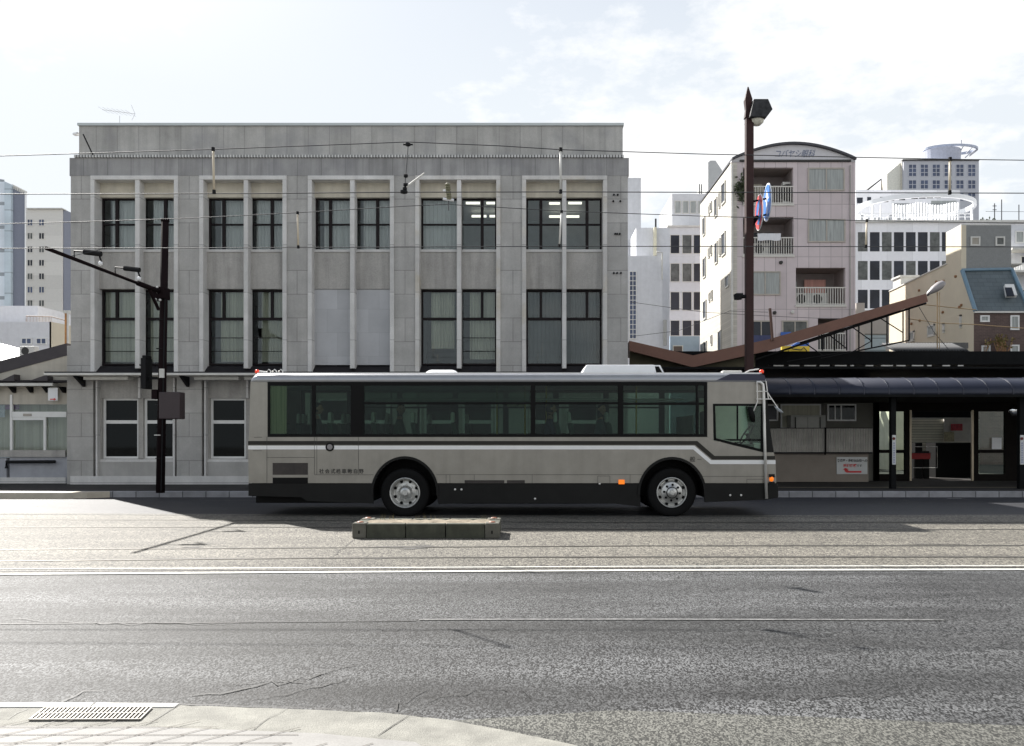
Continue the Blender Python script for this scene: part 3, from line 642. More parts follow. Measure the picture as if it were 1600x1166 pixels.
mb = MB(); mb.box(bx(388), bx(389.5), BY+.046, BY2-.046, bz(755), bz(683)); mb.prism([(bx(389),BY+.046,bz(683)),(bx(391.5),BY+.046,bz(683)),(bx(393.5),BY+.046,bz(597)),(bx(391.3),BY+.046,bz(597))], (0, .5, 0)); mb.prism([(bx(389),BY2-.55,bz(683)),(bx(391.5),BY2-.55,bz(683)),(bx(393.5),BY2-.55,bz(597)),(bx(391.3),BY2-.55,bz(597))], (0, .5, 0)); mb.build('rear_panel', M['bus_paint'], bus)
mb = MB(); mb.prism([(bx(389.5),BY+.55,bz(683)),(bx(391),BY+.55,bz(683)),(bx(393),BY+.55,bz(600)),(bx(391.6),BY+.55,bz(600))], (0, BW-1.1, 0)); mb.build('rear_window', M['bus_glass'], bus)
# body floor and underside
mb = MB(); mb.box(bx(392), bx(1204), BY+.06, BY2-.06, 1.13, 1.17) if False else None
for a, b, e_ in ((392,580,.06),(580,685,.68),(685,998,.06),(998,1103,.68),(1103,1204,.06)): mb.box(bx(a), bx(b), BY+e_, BY2-e_, .40, .86)
mb.box(bx(392), bx(572), BY+.3, BY2-.3, .25, .40); mb.box(bx(695), bx(985), BY+.25, BY2-.25, .24, .40); mb.build('floor', M['black'], bus)
# black window band: frame pieces and glass
Wd = M['black']
mb = MB()
b0, b1 = 418, 1105
mb.pbox(b0, b1, 597, 602.5, BY-.004, .05); mb.pbox(b0, b1, 678.5, 683, BY-.004, .05); mb.pbox(b0, 421.5, 602.5, 678.5, BY-.004, .05); mb.pbox(1100.5, b1, 602.5, 678.5, BY-.004, .05)
for a, b in ((487.5,493),(548,569),(829,836.5),(965.5,974),(1087.5,1090.5)): mb.pbox(a, b, 602.5, 678.5, BY-.004, .05)
mb.pbox(569, 829, 628.5, 632, BY-.003, .045); mb.pbox(836.5, 965.5, 628.5, 632, BY-.003, .045); mb.pbox(974, 1100.5, 629, 633, BY-.003, .045)
mb.build('window_band', Wd, bus)
for a, b in ((421.5,487.5),(493,548),(569,829),(836.5,965.5),(974,1100.5)):
    MB().box(bx(a), bx(b), BY+.012, BY+.017, bz(678.5), bz(602.5)).build('window', M['bus_glass'], bus)
MB().pbox(569.5, 828.5, 602.8, 628.3, BY+.002, .006).build('window', M['bus_glass'], bus)
mb = MB()                                             # far side
for (a, b, c, d) in ((418,1140,597,604),(418,1140,677,683)): mb.box(bx(a), bx(b), BY2-.05, BY2, bz(d), bz(c))
for a, b in ((418,424),(500,512),(590,600),(690,700),(780,790),(870,880),(960,970),(1060,1070),(1130,1140)): mb.box(bx(a), bx(b), BY2-.05, BY2, bz(677), bz(604))
mb.box(bx(512), bx(1060), BY2-.045, BY2-.005, bz(632), bz(629)); mb.build('window_band', Wd, bus)
MB().box(bx(424), bx(1130), BY2-.02, BY2-.014, bz(677), bz(604)).build('window', M['bus_glass'], bus)
# driver's window
mb = MB()
outer = [(1114,631),(1193,631),(1192.5,706.5),(1116,688)]
inner_ = [(1117.5,634.5),(1189.5,634.5),(1188.8,702),(1150,693.5),(1119,685.5)]
fr = [(1114,631),(1193,631),(1193,634.5),(1114,634.5)], [(1189.5,634.5),(1193,634.5),(1192.5,706.8),(1189,702.2)], [(1116,688),(1116.6,684.2),(1189,702),(1192.5,706.8)], [(1114,634.5),(1117.5,634.5),(1119,684.8),(1116,688)], [(1151.5,634.5),(1153.5,634.5),(1153.5,686.5),(1151.5,686.5)], [(1131,686.2),(1189,686.2),(1189,689),(1142,689)]
for q in fr: mb.pprism(q, BY-.005, .04)
dw = mb.build('driver_window', Wd, bus)
MB().pprism([(1118.2,634.7),(1189.4,634.7),(1188.9,701.6),(1119.5,684.4)], BY+.012, .005).build('pane', M['cab_glass'], dw)
# stripes, seams, grilles
MB().pprism([(387.6,689.2),(1089.5,689.2),(1116.5,712.6),(1210.8,712.6),(1211.3,718.3),(1113,718.3),(1086,695.4),(387.6,695.4)], BY-.003, .002).build('dark_stripe', M['bus_dark'], bus)
MB().pprism([(387.6,696.6),(1085,696.6),(1111.5,719.2),(1211.6,719.2),(1212,725.3),(1110,725.3),(1083,702.4),(387.6,702.4)], BY-.003, .002).build('white_stripe', M['bus_white'], bus)
mb = MB()
def seam(a, b, c, d, w=.5):
    if a == b: mb.pbox(a-w/2, a+w/2, c, d, BY-.0045, .002)
    else: mb.pbox(a, b, c-w/2, c+w/2, BY-.0045, .002)
for q in ((491.3,491.3,683,742),(495,495,683,742),(560,560,683,742),(417,417,683,755),(417,491,715,0),(492,583.6,742,0),(682,1003,741.8,0),(1097,1212,744.5,0),(697,697,742,755),(703,703,742,755),(741,741,742,751),(831.5,831.5,742,755),(934,934,744,755),(953,953,744,755),(934,953,744,0),(984.5,984.5,742,755),(1167,1167,749,755),(1167,1192,749,0),(1192,1192,749,755),(397,409,683.5,0),(395,409,704.5,0),(1105,1105,597,683)): seam(*q)
mb.build('seam', M['bus_seam'], bus)
m_grille = mat('engine grille', (.02,.016,.014), .6, var=.3, joint=(.012, .022, 0, 0, .5), jw=.002, jcol=2.2)
gr = MB().pbox(426, 481, 723.5, 742, BY-.005, .004).build('engine_grille', m_grille, bus)
MB().pbox(426, 481, 746.5, 755.2, BY-.005, .004).build('engine_grille', M['black'], bus)
MB().pbox(425, 482, 742.6, 746, BY-.008, .007).build('trim_bar', M['bus_paint'], bus)
MB().pbox(726, 788, 750.5, 755.3, BY-.005, .004).build('side_grille', m_grille, bus)
MB().pbox(792, 820, 750.5, 755.3, BY-.005, .004).build('side_grille', m_grille, bus)
fc = MB().lathe([(0,-.012),(.055,-.012),(.07,-.004),(.07,.0)], P(515.5,698,BY), 'y', 18).build('fuel_cap', mat('fuel cap grey', (.25,.235,.235), .5), bus)
MB().lathe([(.055,-.013),(.085,-.013),(.085,.0)], P(515.5,698.6,BY), 'y', 18).build('cap_ring', M['black'], fc)
# wheel arches, wheels
for cx, cy, rx, ry in (FA, RA):
    for Y0, Y1, ye in ((BY-.012, BY+.62, BY+.62), (BY2-.002, BY2-.62, BY2-.62)):
        mb = MB(); n = 24
        for i in range(n+1):
            t = -.12+(math.pi+.24)*i/n; q = (bx(cx)+rx/80*math.cos(t), bz(cy)+ry/80*math.sin(t)); mb.v += [(q[0], Y0, q[1]), (q[0], Y1, q[1])]
        for i in range(n): mb.f.append((2*i, 2*i+1, 2*i+3, 2*i+2))
        mb.f.append(tuple(2*i+1 for i in range(n+1)))
        mb.build('wheel_well', M['black'], bus, fix=False)
for cx, cy, rx, ry in (FA, RA):                        # arch lips
    mb = MB(); n = 28; b = 0
    for i in range(n+1):
        t = -.05+(math.pi+.1)*i/n
        for k, yy in ((1.0, BY-.012), (1.075, BY-.012), (1.075, BY+.0), (1.0, BY+.03)): mb.v.append((bx(cx)+rx/80*k*math.cos(t), yy, bz(cy)+ry/80*k*math.sin(t)))
    for i in range(n):
        for k in range(4): mb.f.append((b+4*i+k, b+4*i+(k+1) % 4, b+4*i+4+(k+1) % 4, b+4*i+4+k))
    mb.build('arch_trim', M['skirt'], bus)
def wheel(cx, cy, y0, side, front):
    c = (bx(cx), y0, bz(cy)); s = side                # side -1: faces the camera
    r = .48
    w_ = MB().lathe([(.30,0),(.31,-.005*1),(.40,-.02),(.455,-.012),(.475,.02),(.48,.06),(.48,.22),(.47,.26),(.44,.285),(.30,.28),(.30,0)] if s < 0 else [(.30,0),(.40,.02),(.455,.012),(.475,-.02),(.48,-.06),(.48,-.22),(.44,-.285),(.30,-.28),(.30,0)], c, 'y', 48).build('wheel', M['rubber'], bus, smooth=True)
    if s > 0:
        MB().lathe([(0,-.05),(.2,-.04),(.29,-.02),(.3,0)], c, 'y', 24).build('rim', M['chrome'], w_, smooth=True); return
    if front: pr = [(.300,.0),(.292,-.012),(.282,-.010),(.275,.02),(.262,.055),(.245,.06),(.225,.035),(.205,-.005),(.195,-.012),(.11,-.012),(.105,-.03),(.10,-.04),(.0,-.045)]
    else: pr = [(.300,.0),(.292,-.012),(.282,-.010),(.272,.03),(.258,.05),(.25,.12),(.235,.15),(.215,.14),(.18,.135),(.16,.13),(.12,.13),(.115,.05),(.09,.02),(.0,.015)]
    rim = MB().lathe(pr, c, 'y', 48).build('rim', M['chrome'], w_, smooth=True)
    for k in range(8):
        t = math.pi*2*(k+.5)/8
        rr = .243 if front else .225
        yy = .045 if front else .142
        h = MB(); q = (c[0]+rr*math.cos(t), c[1]+yy, c[2]+rr*math.sin(t))
        h.lathe([(0,-.018),(.030,-.018),(.033,.0)], q, 'y', 12); h.build('hand_hole', M['black'], rim)
        rr = .155; yy = -.012 if front else .135
        h = MB(); q = (c[0]+rr*math.cos(t+.3), c[1]+yy, c[2]+rr*math.sin(t+.3)); h.lathe([(0,-.02),(.014,-.02),(.017,-.008),(.024,-.006),(.024,.0)], q, 'y', 8); h.build('wheel_nut', M['black'] if front else M['chrome'], rim)
    if front: MB().lathe([(.100,-.043),(.112,-.040),(.112,-.02)], c, 'y', 24).build('hub_ring', M['black'], rim); MB().lathe([(0,-.062),(.052,-.060),(.06,-.05),(.06,-.04)], c, 'y', 5).build('hub_cap', M['chrome'], rim)
    else: MB().lathe([(0,.0),(.05,.0),(.06,.01),(.06,.02)], c, 'y', 10).build('hub_cap', M['chrome'], rim)
wheel(1050.5, 770, BY+.055, -1, True); wheel(632, 770.5, BY+.05, -1, False)
wheel(1050.5, 770, BY2-.055, 1, True); wheel(632, 770.5, BY2-.05, 1, False)
for cx in (632, 1050.5): MB().tube([(bx(cx), BY+.2, bz(770)), (bx(cx), BY2-.2, bz(770))], .09, 12).build('axle', M['black'], bus)
# lamps
MB().pbox(966.5, 976, 749.8, 756.8, BY-.02, .02).build('side_lamp', M['amber'], bus, bevel=.006)
MB().lathe([(0,.035),(.04,.03),(.062,.0),(.045,-.045),(0,-.05)], (bx(1206), BY+.02, bz(748.5)), 'x', 14).build('front_indicator', M['amber'], bus, smooth=True)
MB().pbox(1201.5, 1210.5, 741, 746, BY-.02, .12).build('lamp_housing', M['skirt'], bus); MB().pbox(1201.5, 1210.5, 753, 757, BY-.02, .12).build('lamp_housing', M['skirt'], bus)
for px, mm in ((395.5,'red_lamp'),(1195.5,'red_lamp')): MB().lathe([(0,.05),(.03,.045),(.045,.02),(.045,-.02),(0,-.02)], (bx(px), BY+.25, bz(580)), 'z', 12).build('roof_marker', M[mm], bus, smooth=True)
mb = MB()
for px in (415, 424, 434): mb.tube([(bx(px-3),BY+.2,2.80),(bx(px-3),BY+.2,2.86),(bx(px),BY+.2,2.90),(bx(px+3),BY+.2,2.87),(bx(px+3),BY+.2,2.80)], .012, 6)
mb.tube([(bx(400),BY+.2,2.86),(bx(412),BY+.2,2.84)], .02, 6)
mb.tube([(bx(1168),BY+.2,2.83),(bx(1176),BY+.2,2.88),(bx(1190),BY+.2,2.905)], .014, 6)
mb.build('roof_rail', M['steel_white'], bus)
MB().box(bx(1135), bx(1166), BY+.3, BY+.5, 2.82, 2.885).build('roof_vent', M['ledge_white'], bus, bevel=.02)
def top_at(y): return 2.80
# roof pods
pod = MB(); n = 16
for i in range(n+1):
    t = i/n; px = 660+53*t; h = .075*min(1, math.sin(math.pi*t)*2.2)
    for yy, k in ((BY+.35, 0.0), (BY+.45, .8), (BY+.7, 1), (BY+1.7, 1), (BY+1.95, .8), (BY+2.05, 0)): pod.v.append((bx(px), yy, 2.83+k*h+.02*(k > 0)))
for i in range(n):
    for k in range(5): pod.f.append((i*6+k, i*6+k+1, (i+1)*6+k+1, (i+1)*6+k))
pod.build('roof_hatch', M['white_plastic'], bus, smooth=True)
mb = MB(); mb.prism([(bx(910),BY+.35,2.80),(bx(918),BY+.35,bz(570.6)+.035),(bx(1027),BY+.35,bz(570.6)+.035),(bx(1031),BY+.35,2.80)], (0, 1.75, 0)); ac = mb.build('air_conditioner', M['white_plastic'], bus, bevel=.02)
mb = MB(); y0 = BY+.36
for q in ([(1024,571),(1036,571),(1042,582.5),(1039.5,582.5),(1034,573),(1025,573)],): mb.prism([(bx(a), y0, bz(b)+.035) for a, b in q], (0, 1.73, 0))
mb.build('end_frame', M['white_plastic'], ac)
MB().prism([(bx(a), y0+.02, bz(b)+.035) for a, b in [(1025,573),(1034,573),(1039.5,583),(1030,583)]], (0, 1.69, 0)).build('end_louvre', M['black'], ac)
# front guide pole and mirrors
pole = [(1181,597.5),(1187,597.5),(1191,601),(1192,610),(1193.5,680),(1196.5,779)]
MB().tube([(bx(a), BY-.05, bz(b)) for a, b in pole], .028, 8).build('guide_pole', M['steel_white'], bus, smooth=True)
mb = MB()
for q in ([(1181,598),(1182,628),(1176,642)], [(1180,612),(1197,612),(1200,618),(1215,640)], [(1180,624),(1204,624)], [(1195,596),(1199,625)]): mb.tube([(bx(a), BY-.08, bz(b)) for a, b in q], .010, 6)
mb.build('mirror_arm', M['steel_white'], bus)
mr = MB().lathe([(0,.02),(.6,.015),(1,0),(.95,-.06),(.6,-.08),(0,-.085)], (0,0,0), 'x', 20)
mr.v = [(bx(1174.5)+v[0]+(-.035*v[2]), BY-.1+v[1]*.10, bz(648)+v[2]*.155-.0) for v in mr.v]; mr.build('mirror', M['black'], bus, smooth=True)
mr = MB().lathe([(0,-.03),(.5,-.02),(.9,0),(1,.01),(.6,.02),(0,.022)], (0,0,0), 'z', 20); mr.v = [(bx(1215)+v[0]*.085, BY-.08+v[1]*.09, bz(641)+v[2]*1.0-v[0]*.065) for v in mr.v]
mr.build('mirror', mat('pale mirror shell', (.6,.66,.72), .3, var=.05), bus, smooth=True)
mb = MB()
for a, b in ((711,768),(721,768),(836,782.5),(1141,777),(1158,777),(937,759)): MB().lathe([(0,-.012),(.02,-.006),(.022,0)], P(a, b-3, BY+.008), 'y', 8).build('skirt_bolt', M['steel_white'], bus)
# company lettering, read from front to back as painted on this side
tm = mat('faded black lettering', (.03,.028,.025), .6, var=0)
for ch, px in zip('社会式株車動自野', (502.5,511.5,520.3,529,537.8,546.8,555.6,564.5)): text('lettering', ch, .098, tm, bus, facing(bx(px), BY-.006, bz(737)), bold=.001)
text('lettering', '般', .115, tm, bus, facing(bx(1082), BY-.006, bz(718.5))); text('lettering', '一', .095, tm, bus, facing(bx(1092.5), BY-.006, bz(718.5)))
# interior: seats, rails, wheel, partition
def seat(px, y):
    mb = MB(); x = bx(px); fl = .86
    mb.box(x-.02, x+.42, y-.21, y+.21, fl+.35, fl+.47); mb.prism([(x-.02,y-.21,fl+.45),(x+.08,y-.21,fl+.45),(x-.02,y-.21,fl+.98),(x-.12,y-.21,fl+.98)], (0,.42,0)); (px in (585, 648) and y < BY+.6) or mb.box(x+.1, x+.25, y-.04, y+.04, fl, fl+.35)
    s = mb.build('seat', M['seat'], bus, bevel=.02)
    mb = MB(); mb.prism([(x-.13,y-.13,fl+.99),(x-.05,y-.13,fl+.99),(x-.06,y-.1,fl+1.2),(x-.13,y-.1,fl+1.2)], (0,.24,0)); mb.build('headrest', M['headrest'], s, bevel=.03)
for px in (440, 516, 585, 648, 712, 876, 898, 958): seat(px, BY+.42)
for px in (440, 516, 590, 660, 725, 960): seat(px, BY2-.45); seat(px+2, BY2-.95) if px < 600 else None
for px in (774, 855, 1003, 820): MB().tube([(bx(px), BY+.85, .52), (bx(px), BY+.85, 2.6)], .016, 6).build('handrail', M['handrail'], bus)
for y in (BY+.75, BY2-.75): MB().tube([(bx(560), y, 2.33), (bx(1080), y, 2.33)], .016, 6).build('handrail', M['headrest'], bus)
MB().box(bx(421), bx(447), BY+.03, BY+.06, bz(678), bz(603)).build('curtain', mat('cream bus curtain', (.60,.55,.38), .9, var=.3, scale=1.2, stretch=(30, 1, .3)), bus)
MB().box(bx(1128), bx(1206), BY2-.30, BY2-.27, 1.45, 2.42).build('cab_fill_panel', mat('pale cab fill panel', (.72,.76,.66), .7, var=.06), bus)  # added pale panel, lightens the view through the driver's window
MB().box(bx(1090), bx(1092), BY+.5, BY2-.1, 1.16, 2.0).build('cab_partition', M['bus_inside'], bus)
MB().box(bx(1104), bx(1119), BY+.2, BY+.7, .86, 2.08).build('driver_seat', M['seat'], bus, bevel=.04)
sw = MB(); cc = Vector((bx(1176), BY+.45, 1.62))
for i in range(24):
    pass
pts = []
for i in range(25):
    t = 2*math.pi*i/24; u = Vector((.55, 0, .835)).normalized(); v_ = Vector((0, 1, 0)); pts.append(cc+(u*math.cos(t)+v_*math.sin(t))*.22)
sw.tube(pts, .016, 6); sw.tube([cc, cc+Vector((.25,0,-.5))], .03, 8); sw.tube([cc-Vector((0,.22,0)), cc+Vector((0,.22,0))], .014, 6); sw.build('steering_wheel', M['black'], bus, smooth=True)
MB().box(bx(1180), bx(1203), BY+.1, BY2-.1, .52, 1.42).build('dashboard', M['bus_inside'], bus)
MB().box(bx(788), bx(806), BY2-.5, BY2-.49, 2.22, 2.32).build('notice_plate', mat('cream notice plate', (.6,.6,.42), .6), bus)
MB().box(bx(808), bx(822), BY2-.5, BY2-.49, 2.22, 2.32).build('notice_plate', bpy.data.materials['cream notice plate'], bus)

# ---------------------------------------------------------------- passengers (seated, one continuous skinned body each)
def person(px, y, label, shirt, hairc, turn=0.0, lean_=0.0, long_=False):
    x = bx(px); fl = .86; zs = fl+.47
    t = thing('person', (x+.1, y, zs), label, 'person', 'passengers inside the bus')
    V = []; E = []; Rr = []
    def add(p, r, par=None):
        V.append(p); Rr.append(r)
        if par is not None: E.append((par, len(V)-1))
        return len(V)-1
    pel = add((0,0,.12), .15); ab = add((-.01+lean_*.3,0,.28), .135, pel); ch = add((lean_*.6,0,.46), .15, ab); nk = add((lean_*.8,0,.60), .06, ch); hb = add((lean_*.9+.01,0,.68), .058, nk)
    for s in (-1, 1):
        hip = add((.06, s*.09, .09), .095, pel); kn = add((.42, s*.1, .10), .065, hip); an_ = add((.44, s*.1, -.36), .045, kn); add((.56, s*.11, -.41), .035, an_)
        sh = add((lean_*.6, s*.17, .52), .065, ch); el = add((.08+lean_*.6, s*.22, .27), .045, sh); wr = add((.28, s*.14, .20), .03, el); pm = add((.34, s*.12, .19), .034, wr)
        for k in range(4):
            f1 = add((.385, s*(.12+(k-1.5)*.02), .185), .009, pm); add((.41+.004*k, s*(.12+(k-1.5)*.021), .165), .008, f1)
        th = add((.36, s*.085, .20), .010, pm); add((.385, s*.075, .19), .009, th)
    me = bpy.data.meshes.new('body'); me.from_pydata(V, E, []); o = bpy.data.objects.new('body', me); col.objects.link(o)
    sk = o.modifiers.new('s', 'SKIN'); su = o.modifiers.new('u', 'SUBSURF'); su.levels = su.render_levels = 2
    for i, r in enumerate(Rr): me.skin_vertices[0].data[i].radius = (r, r*(.8 if i in (0,1,2) else 1)) if i not in (1,2,0) else (r*.85, r*1.15)
    me.skin_vertices[0].data[0].use_root = True
    bpy.context.view_layer.update(); m2 = bpy.data.meshes.new_from_object(o.evaluated_get(bpy.context.evaluated_depsgraph_get()))
    bpy.data.objects.remove(o)
    # head with brow, nose, lips, chin and ears, joined into the body mesh
    bm = bmesh.new(); bm.from_mesh(m2); b2 = bmesh.new(); bmesh.ops.create_uvsphere(b2, u_segments=24, v_segments=18, radius=1)
    hc = Vector((lean_*.95+.03, 0, .80)); rot = Matrix.Rotation(turn, 3, 'Z')
    for v in b2.verts:
        a = v.co.copy(); q = Vector((a.x*.098, a.y*.076, a.z*.118))
        if a.z < -.2: q.y *= 1-.3*(-a.z-.2); q.x += .012*(-a.z-.2)
        if a.x > .75 and abs(a.y) < .28 and -.35 < a.z < .15: q.x += .022*(1-abs(a.z+.18)*2.2)      # nose
        if a.x > .7 and .1 < abs(a.y) < .5 and .0 < a.z < .22: q.x -= .008                              # eye sockets
        if a.x > .7 and abs(a.y) < .35 and -.62 < a.z < -.5: q.x += .005                                # lips
        if abs(a.y) > .93 and -.3 < a.z < .25 and abs(a.x) < .35: q.y += .016*(1 if a.y > 0 else -1)    # ears
        v.co = hc+rot @ q
    mh = bpy.data.meshes.new('h'); b2.to_mesh(mh); b2.free(); bm.from_mesh(mh); bm.to_mesh(m2); bm.free(); bpy.data.meshes.remove(mh)
    skin_ = bpy.data.materials.get('skin') or mat('skin', (.42,.25,.17), .55, var=.08)
    m2.materials.clear(); m2.materials.append(shirt); m2.materials.append(skin_); m2.materials.append(bpy.data.materials.get('dark trousers') or mat('dark trousers', (.03,.03,.04), .9))
    for p in m2.polygons:
        c = p.center; p.use_smooth = True
        if c.z > .60 or (c.x > .27 and c.z > .13 and abs(c.y) < .2): p.material_index = 1
        elif c.z < .16: p.material_index = 2
    b = bpy.data.objects.new('body', m2); col.objects.link(b); b.parent = t
    hm = MB(); hm.lathe([(0,.128),(.05,.118),(.085,.085),(.103,.03),(.105,-.03 if not long_ else -.10),(.09,-.07 if not long_ else -.2)], (0,0,0), 'z', 20)
    hm.v = [tuple(hc+rot @ Vector((v[0]*(1.0 if v[0] < 0 else .92 if v[2] > .05 else .45)-.008, v[1]*.84, v[2]))) for v in hm.v]
    h = hm.build('hair', hairc, None, smooth=True, fix=True); h.parent = t
    for s in (-1, 1):
        e_ = MB(); e_.lathe([(0,.006),(.009,.004),(.012,-.004),(0,-.008)], (0,0,0), 'x', 8); e_.v = [tuple(hc+rot @ Vector((v[0]+.088, v[1]+s*.03, v[2]*.6+.012))) for v in e_.v]
        q = e_.build('eye', M['black'], None, smooth=True); q.parent = t
    return t
hair = mat('black hair', (.008,.007,.007), .5, var=.2, scale=30)
person(478, BY+.42, 'passenger with short black hair in a dark grey top in the rearmost bus window', mat('dark grey top', (.05,.055,.06), .9), hair)
person(604, BY+.98, 'passenger with black hair in a green top ahead of the dark window post', mat('dark green top', (.03,.08,.05), .9), hair, turn=-1.2)
person(852, BY+.5, 'passenger in a dark blue top right of the middle window post', mat('dark blue top', (.02,.03,.07), .9), hair, turn=.2)
person(936, BY+.9, 'long haired passenger in a grey blue top further back in the third window', mat('grey blue top', (.10,.14,.16), .9), hair, turn=-.9, long_=True)
# ---------------------------------------------------------------- left wing
YL = 25.0
lw = thing('station_wing', (X(40, YL), YL, .15), 'low pale annex with dark sloping roof at the left edge, joined to the stone building', 'building')
m_pl = mat('cream render wall', (.46,.43,.37), .85, var=.12, scale=2, streak=.15)
m_roofd = mat('dark roof edge', (.045,.038,.042), .6, var=.15)
lx = X(105, YL); x0 = -24
mb = MB(); mb.box(x0, lx, YL, YL+.25, Z(632,YL), Z(607,YL)); mb.prism([(lx,YL,Z(607,YL)),(lx,YL,Z(545,YL)),(X(-60,YL),YL,Z(605,YL)),(X(-60,YL),YL,Z(607,YL))], (0,.25,0))
mb.build('wall', m_pl, lw)
mb = MB(); mb.box(X(15,YL), lx, YL, YL+.25, .15, Z(714,YL)); mb.box(x0, X(10,YL), YL, YL+.2, .15, Z(716,YL)); mb.build('lower_wall', mat('grey blue painted wall', (.36,.37,.40), .8, var=.08, streak=.1), lw)
mb = MB(); mb.prism([(lx,YL-.02,Z(536.5,YL)),(lx,YL-.02,Z(555.5,YL)),(X(-300,YL),YL-.02,Z(663,YL)),(X(-300,YL),YL-.02,Z(644,YL))], (0,8.6,0)); mb.build('roof', m_roofd, lw)
MB().box(x0, lx, YL+9, YL+9.2, .15, 4).build('back_wall', M['room'], lw)
MB().box(x0, X(82,24.65), 24.65, YL, Z(603,24.65), Z(598.6,24.65)).build('ledge', M['ledge_white'], lw)
MB().prism([(X(82,24.65),24.66,Z(597.5,24.65)),(X(125,24.65),24.66,Z(596.5,24.65)),(X(125,24.65),24.66,Z(594.5,24.65)),(X(82,24.65),24.66,Z(594,24.65)),(-24,24.66,Z(594,24.65)),(-24,24.66,Z(598.4,24.65))], (0,.3,0)).build('ledge_cover', M['ledge_dark'], lw)
for px in (22, 49, 74, 100, -5):
    x = X(px, YL); MB().prism([(x,YL,Z(605,YL)),(x,24.68,Z(605,YL)),(x,YL-.08,Z(614,YL)),(x,YL,Z(614,YL))], (.07,0,0)).build('bracket', M['iron'], lw)
for a, b, c, d in ((-3,-3,0,0),):
    MB().prism([P(0,595.5,24.6), P(22,585,24.6), P(22,595.5,24.6)], (0,.3,0)).build('gable_bracket', m_roofd, lw); MB().prism([P(46,595,24.6), P(74,585,24.6), P(74,595,24.6)], (0,.3,0)).build('gable_bracket', m_roofd, lw)
Yg = YL+.02
MB().box(X(-40,Yg), X(104,Yg), Yg+.4, Yg+.45, Z(712,Yg), Z(618,Yg)).build('curtain', M['curtain'], lw)
wl = MB(); wl.box(X(20,Yg), X(105,Yg), YL-.03, YL+.04, Z(652,Yg), Z(643.5,Yg)); wl.box(X(17,Yg), X(20.5,Yg), YL-.03, YL+.04, Z(708,Yg), Z(617,Yg)); wl.box(X(69,Yg), X(72.5,Yg), YL-.02, YL+.04, Z(705,Yg), Z(652,Yg)); wl.box(X(20.6,Yg), X(69,Yg), YL-.02, YL+.04, Z(656.5,Yg), Z(652.2,Yg))
wf = wl.build('window_frame', m_white := M['white_frame'], lw)
MB().box(X(-40,Yg), X(104.5,Yg), YL+.05, YL+.056, Z(714,Yg), Z(618,Yg)).build('pane', M['glass'], wf)
MB().box(X(38,Yg), X(51,Yg), YL-.045, YL-.031, Z(650.5,Yg), Z(646.5,Yg)).build('door_plate', M['rail'], wf)
MB().box(x0, X(104,Yg), YL-.06, YL-.005, Z(714,Yg), Z(703.5,Yg)).build('sill', M['spandrel'], lw)
MB().box(x0, X(104,Yg), YL-.03, YL-.005, .15, Z(746,Yg)).build('plinth', M['stone_plain'], lw)
mb = MB(); mb.tube([P(10,732,YL-.12), P(10,722,YL-.12), P(86,721.5,YL-.12)], .05, 8); mb.build('drain_pipe', M['iron'], lw)
# posters inside the annex window
py_ = thing('poster', P(23, 638, YL+.2), 'purple and white poster behind the upper window glass of the left annex', 'poster')
MB().box(X(8,YL+.2), X(30,YL+.2), YL+.2, YL+.21, Z(640,YL+.2), Z(624,YL+.2)).build('purple_sheet', mat('purple print', (.16,.04,.18), .6, var=.4, scale=14), py_)
MB().box(X(-10,YL+.2), X(7.5,YL+.2), YL+.2, YL+.21, Z(652,YL+.2), Z(620,YL+.2)).build('pale_sheet', mat('pale print', (.45,.5,.55), .6, var=.3, scale=12), py_)
sg = thing('direction_notice', P(83, 620, YL-.12), 'narrow white notice with a red arrow hanging under the ledge beside the stone corner pier', 'sign')
MB().pbox(75, 90, 606, 626, YL-.2, .02).build('board', M['white_plastic'], sg)
MB().pprism([(78,623.2),(84,623.2),(84,622),(88,624),(84,626),(84,624.8),(78,624.8)], YL-.205, .004).build('arrow', mat('sign red', (.6,.03,.03), .5), sg)

# ---------------------------------------------------------------- right station: roofs, awning, entrance
YS = 25.8
stn = thing('station_building', (X(1400, YS), YS, .15), 'low dark station building with glazed entrance and blue rounded awning at the right', 'building')
m_dk = mat('dark brown cladding', (.010,.008,.007), .8, spec=.12, var=.25)
m_dk2 = mat('very dark roof metal', (.006,.0065,.007), .7, spec=.12, var=.3)
m_awn = mat('navy metal awning', (.020,.023,.038), .38, metal=.3, var=.12, scale=1.5)
m_wall = mat('brown grey wall', (.26,.225,.19), .85, var=.1, scale=2)
m_ol = mat('olive grey wall', (.15,.146,.126), .85, spec=.2, var=.12, scale=2)
m_cor = mat('corrugated grey panel', (.46,.44,.40), .6, var=.15, scale=3, streak=.2)
rx1 = 24
# dark roof deck and fascia
MB().box(X(1040,28), rx1, 28, 29.6, Z(569.5,28), Z(549,28)).build('roof_fascia', m_dk2, stn)
MB().box(X(1100,27.4), rx1, 27.4, 27.9, Z(583,27.4), Z(573.5,27.4)).build('roof_beam', mat('dark grey beam', (.018,.018,.018), .7, spec=.15, var=.2, joint=(2.2,0,0,0,0), jw=.02, jcol=.3), stn)
MB().box(X(983,26.6), rx1, 23.2, 29.6, Z(587,26.6)-.05, Z(587,26.6)).build('roof_deck', m_dk2, stn)
mb = MB()
random.seed(5)
for k in range(14):
    a = 1185+k*24; MB().pbox(a, a+random.uniform(5, 19), 570.6, 572.3, 27.95, .04).build('painted_slit_light', M['ledge_white'], stn)  # white strips painted as light showing through gaps in the roof
MB().box(X(1050,27.9), X(1200,27.9), 27.9, 27.95, Z(592,27.9), Z(556,27.9)).build('dark_panel', m_dk2, stn)
